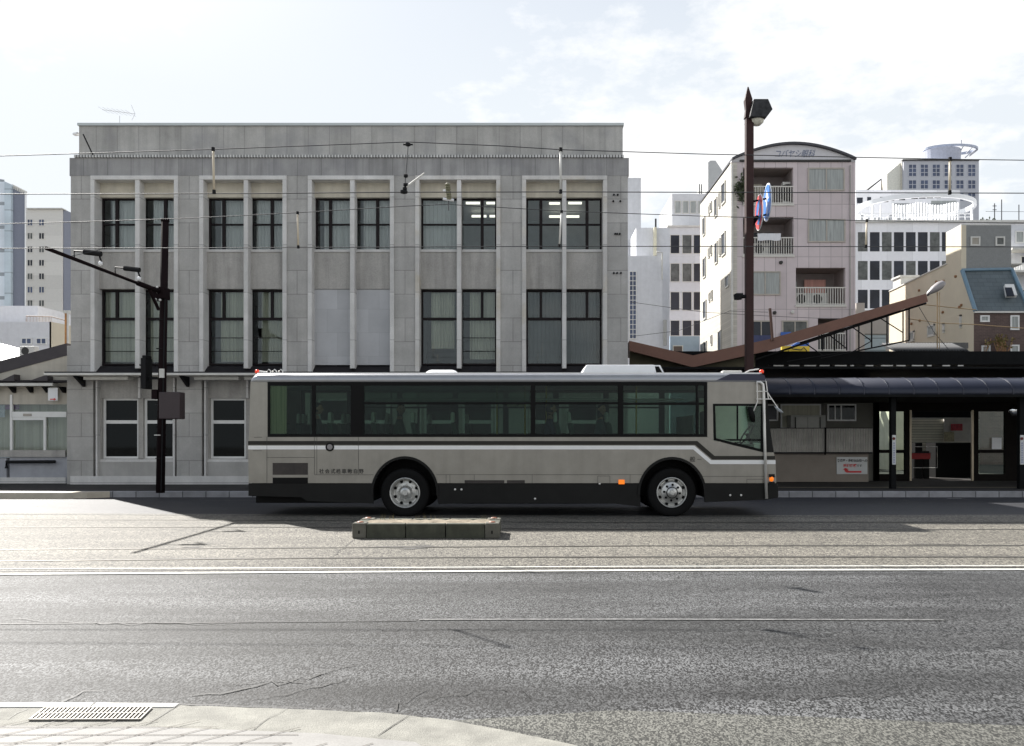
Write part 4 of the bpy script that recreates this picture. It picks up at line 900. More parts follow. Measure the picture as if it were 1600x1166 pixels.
# rounded awning
ax0, ax1 = X(1130, 22.2), 24
n = 12; mb = MB(); prof = []
for i in range(n+1):
    t = math.pi/2*i/n; prof.append((22.2+.9*(1-math.cos(t)), Z(619,22.2)+.10+(Z(587,22.2)-Z(619,22.2)-.10)*math.sin(t)))
prof = [(22.2, Z(619,22.2))]+prof+[(23.3, prof[-1][1])]
for y, z in prof: mb.v += [(ax0, y, z), (ax1, y, z)]
for i in range(len(prof)-1): mb.f.append((2*i, 2*i+1, 2*i+3, 2*i+2))
aw = mb.build('awning', m_awn, stn, smooth=True); sd = aw.modifiers.new('t', 'SOLIDIFY'); sd.thickness = .03
mb = MB(); 
k = 0
while True:
    px = 1233+k*38.8; x = X(px, 22.2)
    if x > 23: break
    mb = MB(); b = 0
    for i, (y, z) in enumerate(prof):
        mb.v += [(x+.0, y-.012, z+.012), (x+.035, y-.012, z+.012), (x+.035, y+.02, z-.02), (x, y+.02, z-.02)]
    for i in range(len(prof)-1):
        for q in range(4): mb.f.append((b+4*i+q, b+4*i+(q+1) % 4, b+4*i+4+(q+1) % 4, b+4*i+4+q))
    mb.build('awning_seam', m_awn, aw); k += 1
MB().box(ax0, ax1, 22.16, 22.24, Z(620.5,22.2), Z(616.5,22.2)).build('awning_gutter', m_dk2, aw)
MB().box(ax0, ax1, 22.3, 27.4, Z(620,22.2)+.0, Z(620,22.2)+.06).build('soffit', m_dk, stn)
for a, b in ((1207,1251), (1482,1550)): MB().box(X(a,23.2), X(b,23.2), 23.2, 23.32, Z(619.3,23.2), Z(617.2,23.2)).build('soffit_lamp', M['ledge_white'], stn)
for px in (1396.5, 1597.5, 1196):
    MB().box(X(px-4,22.45), X(px+4,22.45), 22.45, 22.6, .15, Z(620,22.45)).build('post', m_dk2, stn, bevel=.01)
# walls
YB = 26.6
mb = MB(); mb.box(X(1150,YB), X(1238,YB), YB, YB+.2, .15, Z(625,YB)); mb.box(X(1286,YB), X(1362,YB), YB-.12, YB+.2, .15, Z(631,YB)+.02)
mb.box(X(1238,YB), X(1286,YB), YB, YB+.2, .15, Z(659,YB)); mb.box(X(1238,YB), X(1286,YB), YB, YB+.2, Z(632,YB), Z(625,YB)); mb.box(X(1286,YB), X(1362,YB), YB-.12, YB+.2, Z(631,YB)+.02, Z(622,YB)); mb.build('wall', m_ol, stn)
MB().box(X(1362,YB), X(1370,YB), YB-.2, YB+.2, .15, Z(620,YB)).build('wall', m_dk, stn)
def swin(px0, px1, py0, py1, Y, bars, fm, gm, fw=.045, kind='window'):
    mb = MB(); x0_, x1_, z0, z1 = X(px0,Y), X(px1,Y), Z(py1,Y), Z(py0,Y)
    mb.box(x0_, x1_, Y, Y+.05, z1-fw, z1); mb.box(x0_, x1_, Y, Y+.05, z0, z0+fw); mb.box(x0_, x0_+fw, Y, Y+.05, z0+fw, z1-fw); mb.box(x1_-fw, x1_, Y, Y+.05, z0+fw, z1-fw)
    for p in bars: mb.box(X(p,Y)-.02, X(p,Y)+.02, Y, Y+.04, z0+fw, z1-fw)
    f = mb.build(kind, fm, stn); MB().box(x0_+.02, x1_-.02, Y+.02, Y+.026, z0+.02, z1-.02).build('pane', gm, f); return f
swin(1183, 1216, 632, 658, YB-.06, [], M['white_frame'], M['far_glass'])
swin(1220, 1283, 631.5, 670, YB-.06, [], M['white_frame'], M['curtain'])
swin(1293, 1338, 631.5, 658, YB-.18, [1305, 1314.5], M['white_frame'], M['glass_dark'])
cb = thing('steel_cabinet', (X(1262,26.2), 26.2, .15), 'grey double door steel cabinet standing behind the corrugated screen', 'cabinet')
MB().box(X(1236,26.1), X(1290,26.1), 26.1, 26.5, .15, Z(649,26.1)).build('body', mat('grey cabinet paint', (.36,.36,.33), .6, var=.08), cb)
mb = MB()
for a, b in ((1244,1261.5), (1262.5,1279.5)): mb.pbox(a, b, 652, 672, 26.08, .02)
mb.build('door', mat('light cabinet door', (.45,.45,.41), .6, var=.08), cb)
mb = MB(); mb.pbox(1242.5, 1243.3, 652, 672, 26.07, .02); mb.pbox(1281.5, 1282.3, 652, 672, 26.07, .02); mb.build('hinge_strip', M['black'], cb)
low_ = thing('low_wall', (X(1280,YS), YS, .15), 'low brown grey wall below the corrugated screen in front of the station', 'wall')
MB().box(X(1150,YS), X(1357,YS), YS, YS+.25, .15, Z(709,YS)).build('wall_body', m_wall, low_)
scr = thing('corrugated_screen', (X(1284,25.7), 25.7, Z(707,25.7)), 'two panel vertical ribbed grey screen standing on the low brown wall', 'screen')
for a, b in ((1195,1289.3), (1290.7,1363)):
    mb = MB(); xa, xb = X(a,25.7), X(b,25.7); n = int((xb-xa)/.038); z0, z1 = Z(706.5,25.7), Z(669.5,25.7); bb = 0
    for i in range(n+1):
        x = xa+(xb-xa)*i/n; y = 25.66+(.028 if i % 2 else 0); mb.v += [(x, y, z0), (x, y, z1)]
    for i in range(n): mb.f.append((2*i, 2*i+1, 2*i+3, 2*i+2))
    mb.build('ribbed_panel', m_cor, scr, fix=False)
mb = MB(); mb.pbox(1195, 1363, 706.6, 709, 25.68, .05); mb.pbox(1195, 1363, 668.6, 669.6, 25.64, .06); mb.build('rail', M['ledge_dark'], scr)
mb = MB(); mb.pbox(1289.3, 1290.7, 668, 711, 25.62, .08); mb.build('post', m_dk, scr)
# wayfinding sign with arrow
sn = thing('direction_sign', P(1331, 727, YS-.03), 'white sign with Japanese writing and a red bent arrow on the low wall', 'sign')
MB().pbox(1307.3, 1355.3, 714.3, 741, YS-.03, .02).build('board', mat('sign white', (.60,.61,.60), .5, var=.05), sn)
tb, tr = mat('sign black', (.02,.02,.02), .5, var=0), bpy.data.materials['sign red']
text('lettering', '天満屋・表町商店街への', .092, tb, sn, facing(X(1331,YS), YS-.034, Z(720,YS), sx=.93), bold=.002)
text('lettering', '近道通路', .105, tr, sn, facing(X(1327.5,YS), YS-.034, Z(728,YS), sx=1.0), bold=.004)
text('lettering', 'です', .09, tb, sn, facing(X(1342,YS), YS-.034, Z(728,YS)), bold=.001)
MB().pprism([(1346,738.8),(1346,736),(1326.5,736),(1324.5,734.2),(1324.3,733.5),(1327,733.5),(1321,731.2),(1316.5,734.2),(1319.4,733.8),(1320,736.8),(1323,738.8)], YS-.036, .005).build('arrow', tr, sn)
# entrance front
YE = 26.4
mb = MB()
def pz(a, b, c, d, dd=.12): mb.pbox(a, b, c, d, YE, dd)
pz(1366,1700,620,643); pz(1366,1373,643,757); pz(1414.5,1421,643,757); pz(1522,1529,643,757); pz(1571,1700,643,757); pz(1373,1414.5,741,757); pz(1529,1571,741,757); pz(1373,1414.5,703,708,.1); pz(1529,1571,703,708,.1)
mb.build('entrance_frame', m_dk, stn)
for a, b in ((1373,1414.5), (1529,1571)):
    for c, d in ((643,703), (708,741)): MB().pbox(a, b, c, d, YE+.05, .008).build('window', M['cab_glass'], stn)
for a in (1421.5, 1518.5): MB().pbox(a, a+3, 641, 757.5, YE-.02, .06).build('door_rail', mat('brass tinted rail', (.42,.36,.26), .4, metal=.4), stn)
# interior: ticket hall with shutter, counter, posters, and white hoarding added behind to brighten its panes
YI = 30.5
mb = MB(); mb.box(X(1350,YE), X(1352,YE)+.2, YE+.2, YI, .15, 3.6); mb.box(rx1-.3, rx1, YE+.2, YI, .15, 3.6); mb.build('inner_wall', m_dk, stn)
mb = MB(); mb.box(X(1415,YI), X(1530,YI), YI, YI+.1, .15, Z(655,YI)); mb.build('shutter_wall', mat('roller shutter', (.75,.73,.62), .6, var=.08, joint=(0,.095,0,0,0), jw=.012, jcol=.55), stn)
MB().box(X(1475,YI-.1), X(1518,YI-.1), YI-.1, YI-.05, Z(690,YI), Z(655,YI)).build('white_panel', M['ledge_white'], stn)
MB().box(X(1421,YI), X(1520,YI), YI-.2, YI-.1, Z(655,YI), Z(640,YI)).build('lintel', m_dk2, stn)
MB().box(X(1421,YI-.3), X(1520,YI-.3), YI-.3, YI-.2, Z(655,YI), Z(653,YI)).build('pale_rail', M['ledge_white'], stn)
MB().box(X(1462,28.5), X(1517,28.5), 28.5, 29.2, .15, Z(692,28.5)).build('counter', M['black'], stn)
mb = MB(); mb.tube([P(1427,731,27.4), P(1464.5,731,27.4), P(1464.5,698,27.4), P(1430,698,27.4)], .012, 6); mb.build('barrier_frame', M['ledge_white'], stn)
MB().box(X(1430,27.9), X(1441,27.9), 27.9, 28.2, .15, Z(692,27.9)).build('ticket_machine', M['black'], stn); MB().box(X(1444,27.9), X(1452,27.9), 27.9, 28.2, .15, Z(705,27.9)).build('ticket_machine', M['black'], stn)
bn = thing('red_banner', P(1439, 713, 27.3), 'dark red cloth banner hanging low inside the station entrance', 'banner')
MB().pbox(1424.5, 1454, 708, 717.5, 27.3, .01).build('cloth', mat('dark red cloth', (.28,.02,.02), .7, var=.15, scale=9), bn)
MB().tube([P(1424,708,27.3), P(1455,708,27.3)], .01, 6).build('rail', M['iron'], bn)
po = thing('red_poster', P(1496, 667, YI-.15), 'small red poster on the pale wall deep inside the station entrance', 'poster')
MB().pbox(1486, 1504, 662.5, 673, YI-.15, .01).build('sheet', mat('red print', (.5,.06,.08), .6, var=.5, scale=22), po)
p2_ = thing('beige_poster', P(1483, 682, YI-.15), 'faded beige poster below the red one inside the station', 'poster')
MB().pbox(1475, 1491, 675, 690, YI-.15, .01).build('sheet', mat('beige print', (.45,.42,.28), .6, var=.35, scale=18), p2_)
hb = MB().box(X(1340,41), 32, 41, 41.2, .15, 3.6).build('bright_backdrop', mat('white hoarding', (.88,.87,.80), .6, var=.04, joint=(.9,0,0,0,0), jw=.01, jcol=.8)); tag(hb, 'long white hoarding added to brighten the glass panes of the station entrance', 'backdrop')  # added white surface that brightens the view through the entrance panes
gh = MB().box(X(1345,42), 32, 42, 42.2, 0.15, 4.4).build('green_netting', mat('green netting', (.20,.30,.16), .9, var=.25, scale=2)); tag(gh, 'pale green netting above the added white hoarding seen through the station panes', 'netting')
wt = MB().pbox(1550, 1565, 684, 702, YE-.03, .01).build('notice', M['white_plastic']); tag(wt, 'white paper notice on the right hand entrance pane of the station', 'notice')
sc_ = thing('round_mirror', P(1585, 641, 23.5), 'round convex traffic mirror hanging under the awning at the right end of the station', 'mirror')
MB().lathe([(0,-.06),(.1,-.05),(.17,0),(.16,.02)], P(1585,641,23.5), 'y', 20).build('mirror_face', M['mirror'], sc_, smooth=True); MB().tube([P(1585,641,23.55), P(1593,622,23.55)], .015, 6).build('arm', M['iron'], sc_)
ln = MB(); ln.box(X(1150,23), 24, 23.0, 23.12, .1505, .1545); tag(ln.build('pavement_strip', mat('tan tactile strip', (.18,.15,.10), .8)), kind='structure')
# plates on the posts
bl = mat('blue glyph paint', (.03,.05,.25), .5)
for q, (px, Yq, lb) in enumerate(((1397, 22.4, 'narrow white plate on the awning post just left of the station entrance'), (1597, 22.4, 'narrow white plate on the awning post at the right picture edge'))):
    t = thing('post_plate', P(px, 703, Yq), lb, 'sign', 'plates on the awning posts')
    MB().pbox(px-2.6, px+2.9, 680, 726, Yq, .02).build('plate', bpy.data.materials['sign white'], t)
    MB().lathe([(0,-.012),(.04,-.01),(.04,0)], P(px-.5, 685.5, Yq), 'y', 14).build('disc', mat('dark red disc', (.12,.01,.01), .5) if q == 0 else bpy.data.materials['dark red disc'], t)
    mb = MB(); random.seed(3)
    for k in range(9):
        yy = 692+k*3.7; mb.pbox(px-1.4, px+1.6, yy, yy+.5, Yq-.004, .003); mb.pbox(px-.2, px+.3, yy-.4, yy+2.2, Yq-.005, .003); mb.pbox(px-1.2, px+1.3, yy+1.5, yy+2.0, Yq-.004, .003)
    mb.build('writing_strokes', bl, t)

# ---------------------------------------------------------------- folded brown roof beam with truss
YT = 26.8
m_brn = mat('brown painted steel', (.17,.078,.052), .55, var=.1, scale=3)
pg = thing('butterfly_canopy', (X(1083,YT), YT, .15), 'big rust brown V shaped canopy beam rising to the right over the station roof', 'canopy')
top = [(983.5,532.5),(1083,555.5),(1200,530.5),(1447,459)]; bot = [(983.5,548),(1083,574),(1200,548.5),(1450,471.5)]
mb = MB()
for i in range(3): mb.pprism([top[i], top[i+1], bot[i+1], bot[i]], YT, .25)
mb.build('beam', m_brn, pg)
mb = MB()
for i in range(3): mb.prism([P(top[i][0],top[i][1]+1,YT+.25), P(top[i+1][0],top[i+1][1]+1,YT+.25), P(top[i+1][0],top[i+1][1]+4,YT+.25), P(top[i][0],top[i][1]+4,YT+.25)], (0,4.0,0))
mb.build('roof_sheet', mat('brown roof sheet', (.11,.05,.045), .6, var=.15), pg)
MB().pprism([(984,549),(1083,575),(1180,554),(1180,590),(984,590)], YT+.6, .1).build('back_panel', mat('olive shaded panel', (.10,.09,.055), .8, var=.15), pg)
mb = MB()
def m_(a, b, w=2.2, Y=YT+.3):
    mb.tube([P(*a, Y), P(*b, Y)], w/2/F*Y, 6)
m_((1250,536),(1447,474),3); m_((1290,519),(1422,482),2.5); m_((1180,562),(1422,482),3.0); m_((1283,560),(1421,532),2.2); m_((1230,565),(1320,550),1.6)
for x, y in ((1285,524),(1304,519),(1323,512),(1342,506),(1362,500),(1386,494),(1411,487),(1420.5,484)): m_((x,y),(x, 532+(1421-x)*.19 if x > 1340 else 548), 2.4)
for a, b in (((1255,534),(1286,556)), ((1295,523),(1323,545)), ((1330,510),(1362,533)), ((1375,497),(1411,520))): m_(a, b, 1.8)
m_((1330,551),(1362,533),1.5); m_((1385,540),(1421,532),1.6)
mb.build('truss', M['iron'], pg)
MB().tube([P(1203,482,YT-.05), P(1205,505,YT-.05), P(1207,532,YT-.05)], .045, 6).build('stub_post', mat('rusty stub', (.10,.05,.035), .7, var=.3), pg)
sl_ = thing('street_lamp', P(1450, 462, 28), 'small grey teardrop street lamp sticking up beyond the right end of the brown beam', 'street lamp')
MB().tube([P(1449,462,28), P(1458,455,28)], .03, 8).build('arm', M['iron'], sl_)
hd = MB().lathe([(0,-.42),(.07,-.36),(.17,-.1),(.19,.12),(.12,.28),(0,.32)], (0,0,0), 'x', 16); a = R(35)
c = P(1463.5, 449.5, 28); hd.v = [(c[0]+v[0]*math.cos(a)-v[2]*.75*math.sin(a), c[1]+v[1], c[2]+v[0]*math.sin(a)+v[2]*.75*math.cos(a)) for v in hd.v]; hd.build('lamp_head', mat('grey lamp shell', (.30,.28,.28), .4, var=.15), sl_, smooth=True)
mb = MB(); mb.tube([P(1464.5,457,28), P(1464.5,545,28)], .02, 6); mb.tube([P(1468,457,28), P(1468,545,28)], .012, 6); mb.build('pole', mat('ochre thin pole', (.32,.22,.11), .6), sl_)

# ---------------------------------------------------------------- catenary pole with bracket arm (left)
YP_ = 20.9
cp = thing('catenary_pole', (X(250.5,YP_), YP_, .15), 'dark brown tram wire pole with long slanting bracket arm in front of the left bays', 'pole')
MB().tube([(X(250.5,YP_),YP_,.15),(X(258,YP_),YP_,Z(345,YP_))], .108, 12, r2=.088).build('shaft', M['pole'], cp, smooth=True)
MB().lathe([(.0,.05),(.1,.04),(.105,-.02)], (X(258,YP_),YP_,Z(345,YP_)), 'z', 12).build('cap', M['pole'], cp)
xa = X(253, YP_)
A0 = Vector((xa, YP_-.1, Z(457,YP_))); A1 = Vector((X(72,15.9), 15.9, Z(388,15.9)))
mb = MB(); mb.tube([A0, A0.lerp(A1,.24)], .062, 10); mb.tube([A0.lerp(A1,.24), A1], .037, 8); arm = mb.build('bracket_arm', M['pole'], cp, smooth=True)
mb = MB(); mb.box(xa-.16, xa+.14, YP_-.2, YP_+.16, Z(468,YP_), Z(450,YP_)); mb.build('arm_clamp', M['pole'], cp, bevel=.01)
mb = MB()
for dx, py in ((-.02,451),(-.02,459),(-.06,470),(.05,471)): mb.lathe([(0,-.04),(.03,-.03),(.03,0)], (xa+dx, YP_-.2, Z(py,YP_)), 'y', 8)
mb.build('clamp_bolt', M['steel_white'], cp)
MB().tube([A0+Vector((-.02,-.05,-.45)), A0.lerp(A1,.12)+Vector((0,0,-.05))], .04, 8).build('brace', M['pole'], cp)
for tt in (.80, .46):                                  # registration clamps above the arm
    q = A0.lerp(A1, tt); mb = MB(); mb.tube([q, q+Vector((0,0,.16)), q+Vector((.30,0,.14))], .018, 6); mb.tube([q+Vector((.2,0,.14)), q+Vector((.55,0,.10))], .055, 8); mb.tube([q+Vector((.5,0,.10)), q+Vector((.55,0,-.06))], .02, 6)
    mb.build('wire_clamp', M['iron'], arm)
    MB().lathe([(0,.05),(.04,.03),(.045,-.03),(0,-.05)], q+Vector((.53,0,-.09)), 'z', 10).build('insulator', M['white_plastic'], arm, smooth=True)
MB().box(X(248,YP_-.13), X(281,YP_-.13), YP_-.13, YP_+.2, Z(655,YP_), Z(613,YP_)).build('control_box', mat('dark maroon box', (.04,.026,.028), .5, var=.1), cp, bevel=.02)
MB().box(X(239,YP_), X(248,YP_), YP_-.1, YP_+.12, Z(624,YP_), Z(609,YP_)).build('junction_box', M['pole'], cp, bevel=.01)
mb = MB(); mb.box(X(248.5,YP_-.16), X(256,YP_-.16), YP_-.16, YP_-.12, Z(591,YP_), Z(577,YP_)); mb.build('label_plate', M['ledge_white'], cp)
MB().tube([(X(249,YP_),YP_,Z(680.6,YP_)),(X(249,YP_),YP_,Z(679.4,YP_))], .125, 12).build('strap', M['steel_white'], cp)
for zz in (470, 500, 545, 632, 716): MB().tube([(X(253-(zz-450)*.01,YP_),YP_,Z(zz+.5,YP_)),(X(253-(zz-450)*.01,YP_),YP_,Z(zz-.5,YP_))], .122, 12).build('strap', M['iron'], cp)
MB().tube([(X(249,YP_)+.09,YP_-.10,.2),(X(255,YP_)+.085,YP_-.09,Z(462,YP_))], .018, 6).build('cable_conduit', M['iron'], cp)
tl = thing('traffic_light', P(229, 583, YP_), 'black pedestrian signal seen from the side on the left tram wire pole', 'traffic light')
mb = MB(); mb.box(X(224.5,YP_), X(232.5,YP_), YP_-.17, YP_+.2, Z(608,YP_), Z(560,YP_)); mb.box(X(226,YP_), X(233,YP_), YP_-.15, YP_+.15, Z(560,YP_), Z(556,YP_)); mb.build('housing', M['iron'], tl, bevel=.015)
MB().box(X(232,YP_), X(246,YP_), YP_-.03, YP_+.03, Z(593,YP_), Z(589,YP_)).build('bracket', M['iron'], tl)
MB().box(X(221,YP_), X(224.5,YP_), YP_-.12, YP_+.12, Z(572,YP_), Z(570,YP_)).build('visor', M['iron'], tl); MB().box(X(221,YP_), X(224.5,YP_), YP_-.12, YP_+.12, Z(590,YP_), Z(588.5,YP_)).build('visor', M['iron'], tl)

# ---------------------------------------------------------------- street lamp post with spire, signs and spotlight (right)
YR = 21.9
lp = thing('street_lamp', (X(1171,YR), YR, .15), 'tall maroon lamp post with pointed top and boxy lamp before the pink apartment block', 'street lamp')
xc = X(1170.5, YR); hw = X(5.9,YR)-X(0,YR)
MB().box(xc-hw, xc+hw, YR-hw, YR+hw, .15, Z(185,YR)).build('shaft', M['lamp_pole'], lp, bevel=.015)
sp_ = MB(); q = [(hw*.95, Z(185,YR)), (hw*.7, Z(172,YR)), (hw*.95, Z(157,YR)), (.012, Z(136,YR))]
for r, z in q: sp_.v += [(xc-r-.03,YR-r,z),(xc+r-.03,YR-r,z),(xc+r-.03,YR+r,z),(xc-r-.03,YR+r,z)]
for i in range(3):
    for k in range(4): sp_.f.append((4*i+k, 4*i+(k+1) % 4, 4*i+4+(k+1) % 4, 4*i+4+k))
sp_.f.append((12,13,14,15)); sp_.build('spire', M['lamp_pole'], lp)
mb = MB(); yl0 = YR-.28; yl1 = YR+.32
mb.prism([P(1178,154.5,yl0), P(1200.5,154.5,yl0), P(1207.5,170.5,yl0), P(1197.5,182.5,yl0), P(1172,182,yl0)], (0,.6,0)); lh = mb.build('lamp_head', mat('weathered black lamp box', (.03,.031,.033), .6, spec=.25, var=.6, scale=7), lp, bevel=.012)
cb_ = Vector(P(1187,182.3,yl0)); mb = MB().lathe([(0,-.15),(.09,-.13),(.17,-.06),(.19,.03)], (cb_.x, YR-.02, cb_.z), 'z', 18); mb.build('glass_bowl', mat('lamp glass', (.75,.73,.62), .2, var=.3, scale=9), lh, smooth=True)
mb = MB(); mb.tube([P(1171,195,YR-.05), P(1178,183,YR-.05)], .03, 6); mb.tube([P(1173,199,YR-.05), P(1181,184,YR-.05)], .02, 6); mb.build('lamp_bracket', M['ledge_white'], lp)
sp2 = MB(); sp2.tube([P(1166,463,YR), P(1158,464,YR)], .05, 8); sp2.lathe([(0,-.08),(.1,-.07),(.12,.06),(0,.08)], P(1153,464,YR), 'z', 12); sp2.box(X(1149,YR),X(1160,YR),YR-.1,YR+.1,Z(463,YR),Z(459,YR)); sp2.build('spotlight', M['iron'], lp)
mb = MB()
for z in (315, 340): mb.tube([(xc+hw, YR, Z(z,YR)), (X(1200,YR), YR, Z(z-5,YR))], .025, 6)
mb.tube([(xc+hw,YR,Z(350,YR)), (X(1184,YR),YR,Z(338,YR))], .05, 6); mb.build('sign_arm', M['pole'], lp)
def disc_sign(px, py, r, name, label):
    c = Vector(P(px, py, YR-.05)); t = thing(name, tuple(c), label, 'traffic sign'); nrm = Vector((-.998,.06,0)).normalized(); u = nrm.cross(Vector((0,0,1))).normalized(); up = Vector((0,0,1))
    def dsk(r0, r1, d0, d1, nm, m):
        mb = MB(); n = 40
        for rr, dd in ((r0,d0),(r1,d0),(r1,d1),(r0,d1)):
            for k in range(n): a = 2*math.pi*k/n; mb.v.append(tuple(c+nrm*dd+(u*math.cos(a)+up*math.sin(a))*max(rr,.001)))
        for j in range(4):
            for k in range(n): mb.f.append((j*n+k, j*n+(k+1) % n, ((j+1) % 4)*n+(k+1) % n, ((j+1) % 4)*n+k))
        return mb.build(nm, m, t)
    def poly(pts, d, nm, m):
        mb = MB(); mb.prism([tuple(c+nrm*d+u*a+up*b) for a, b in pts], tuple(nrm*.003)); return mb.build(nm, m, t)
    return t, dsk, poly
sblue = mat('traffic blue', (.02,.16,.50), .4, var=.06); sred = mat('traffic red', (.60,.05,.05), .4, var=.06)
t, dsk, poly = disc_sign(1199, 316.5, .48, 'one_way_sign', 'upper blue round sign with a white upward arrow on the maroon lamp post')
dsk(0, .49, -.01, .008, 'plate', M['white_plastic']); dsk(0, .455, .0, .012, 'blue_face', sblue)
poly([(-.07,-.33),(.07,-.33),(.07,.06),(.2,.06),(0,.34),(-.2,.06),(-.07,.06)], .013, 'arrow', M['white_plastic'])
t, dsk, poly = disc_sign(1186.3, 332, .48, 'no_parking_sign', 'lower round blue sign with red ring and slash on the maroon lamp post')
dsk(0, .47, -.01, .008, 'plate', M['white_plastic']); dsk(0, .44, .0, .011, 'blue_face', sblue); dsk(.32, .445, .0, .016, 'red_ring', sred)
poly([(-.27,.21),(-.21,.27),(.27,-.21),(.21,-.27)], .013, 'slash', sred)

# ---------------------------------------------------------------- overhead wires and their hangers
def wire(pts, Y, r, label):
    P3 = [P(a, b, Y) for a, b in pts]
    (ax, ay, az), (bx_, by, bz_) = P3[0], P3[1]; P3 = [(ax-25, ay, az+(az-bz_)/(ax-bx_)*-25)]+P3
    (ax, ay, az), (bx_, by, bz_) = P3[-1], P3[-2]; P3 = P3+[(ax+25, ay, az+(az-bz_)/(ax-bx_)*25)]
    tag(MB().tube(P3, r, 6).build('overhead_wire', M['wire'], smooth=True), label, 'wire', 'tram wires across the street')
YA, YC = 11.2, 14.6
wire([(0,303.5),(400,302.5),(632,300.5),(876,300),(1600,302)], YA, .0065, 'nearly level tram contact wire crossing the tops of the upper windows')
wire([(0,244),(145,239.5),(333,233.5),(480,228),(638,222),(780,228),(876,234),(1100,241),(1486,249),(1600,250.5)], YA, .006, 'topmost wire sagging from a high point over the middle of the parapet')
wire([(0,388.5),(465,387),(874,385),(1354,385.5),(1600,386)], YC, .0072, 'lowest level tram contact wire crossing the foot of the upper windows')
wire([(0,350),(120,347),(300,341),(465,332.5),(640,322),(700,319.5),(877,330),(1100,338),(1354,345),(1600,349)], YC, .0065, 'slightly arched wire crossing the middle of the upper windows')
def hanger(p, q, Y, label, m=M['rod']):
    t = thing('wire_hanger', P(*p, Y), label, 'hanger', 'rods hanging between the tram wires')
    MB().tube([P(*p, Y-.01), P(*q, Y-.01)], .015, 8).build('rod', m, t, smooth=True)
    for (a, b) in (p, q): MB().lathe([(0,-.03),(.024,-.025),(.024,.025),(0,.03)], P(a, b, Y-.01), 'z', 8).build('clamp', M['iron'], t)
hanger((333,233.5),(334.5,300), YA, 'cream hanger rod over the second window bay near the left')
hanger((876,234),(876,299.5), YA, 'pale hanger rod over the mullion of the fifth window bay', M['ledge_white'])
hanger((1484.5,249),(1484,301), YA, 'cream hanger rod in front of the far grey tower')
hanger((465,333),(466,386), YC, 'cream hanger rod over the pier between second and third bays')
hanger((877.5,331),(874,384), YC, 'pale lower hanger rod in front of the lit fifth bay window', M['ledge_white'])
hanger((1354.5,345),(1353,385), YC, 'cream hanger rod right of the pink apartment block')
ia = thing('insulator_chain', P(638, 223, YA), 'thin insulator chain with a slanting white rod hanging at the centre of the street', 'insulator')
MB().tube([P(638,223,YA), P(637,238,YA), P(634,275,YA), P(632,300,YA)], .006, 6).build('drop_wire', M['wire'], ia)
mb = MB()
for px, py, r in ((637.5,226,.035),(634,275,.03),(634,289,.035),(632.5,295,.03),(631,300,.05)): mb.lathe([(0,-.03),(r,-.015),(r,.015),(0,.03)], P(px,py,YA), 'z', 10)
mb.tube([P(630,226,YA), P(645,226,YA)], .012, 6); mb.build('insulator', M['iron'], ia)
MB().tube([P(635,292,YA), P(663,270.5,YA)], .016, 8, r2=.008).build('steady_rod', M['ledge_white'], ia)
ib_ = thing('insulator_chain', P(700, 290, YC-1), 'olive insulator stack with a white crosspiece in front of the fourth window bay', 'insulator')
mb = MB()
for k in range(7): mb.lathe([(0,-.03),(.045,-.015),(.045,.01),(.02,.03)], P(699.5+.4*k, 289+k*3.6, YC-1), 'z', 10)
mb.build('insulator_stack', mat('olive insulator', (.16,.15,.08), .4, var=.3), ib_)
MB().tube([P(692,311,YC-1), P(709,313,YC-1)], .022, 8).build('crosspiece', M['white_plastic'], ib_); MB().tube([P(692,298,YC-1), P(704,297,YC-1)], .016, 8).build('crosspiece', M['white_plastic'], ib_)
MB().tube([P(701,313,YC-1), P(701,329,YC-1)], .008, 6).build('drop_wire', M['wire'], ib_)
tag(MB().tube([P(108,401,16.8), P(150,392,16.8), P(185,381,16.8)], .006, 5).build('span_wire', M['wire']), 'short pale slanting wire rising from the tip end of the bracket arm', 'wire')
for pts, Y, lb in (([(985,472),(1100,488),(1200,494),(1338,500)], 40, 'thin cable sagging across the pink block above the brown beam'), ([(985,536-10),(1060,517),(1140,486),(1200,488)], 38, 'thin cable rising from the stone building corner toward the lamp post'), ([(1418,498),(1470,505),(1520,507),(1600,513)], 30, 'ochre cable drooping across the cream house wall'), ([(1442,476),(1500,482),(1525,484)], 30, 'thin pale cable above the ochre one on the cream house'), ([(1436,480),(1460,520),(1482,546)], 29, 'thin cable dropping from the beam end to the tiled roof')):
    tag(MB().tube([P(a, b, Y) for a, b in pts], .016 if 'ochre' in lb else .011, 5).build('cable', M['wire'] if 'ochre' not in lb else bpy.data.materials['ochre thin pole']), lb, 'cable')
# ---------------------------------------------------------------- buildings behind
def bwin(root, px0, px1, py0, py1, Y, gm, fm=None, bars=0, fw=.05, deep=.0, hb=0):
    """window on a front wall at depth Y: pane set a little proud of the wall, frame prouder"""
    x0, x1, z0, z1 = X(px0,Y), X(px1,Y), Z(py1,Y), Z(py0,Y)
    if gm is M["far_glass"] and random.random() < .3: gm = M["far_glass_b"]
    if fm is None: return MB().box(x0, x1, Y-.02, Y+.05, z0, z1).build('window', gm, root)
    mb = MB(); a = Y-.06; b = Y+.05
    mb.box(x0, x1, a, b, z1-fw, z1); mb.box(x0, x1, a, b, z0, z0+fw); mb.box(x0, x0+fw, a, b, z0+fw, z1-fw); mb.box(x1-fw, x1, a, b, z0+fw, z1-fw)
    for k in range(bars): x = x0+(x1-x0)*(k+1)/(bars+1); mb.box(x-fw*.4, x+fw*.4, a, b, z0+fw, z1-fw)
    for k in range(hb): z = z0+(z1-z0)*(k+1)/(hb+1); mb.box(x0+fw, x1-fw, a+.01, b, z-fw*.4, z+fw*.4)
    f = mb.build('window', fm, root); MB().box(x0+fw*.5, x1-fw*.5, Y-.025, Y+.04, z0+fw*.5, z1-fw*.5).build('pane', gm, f); return f
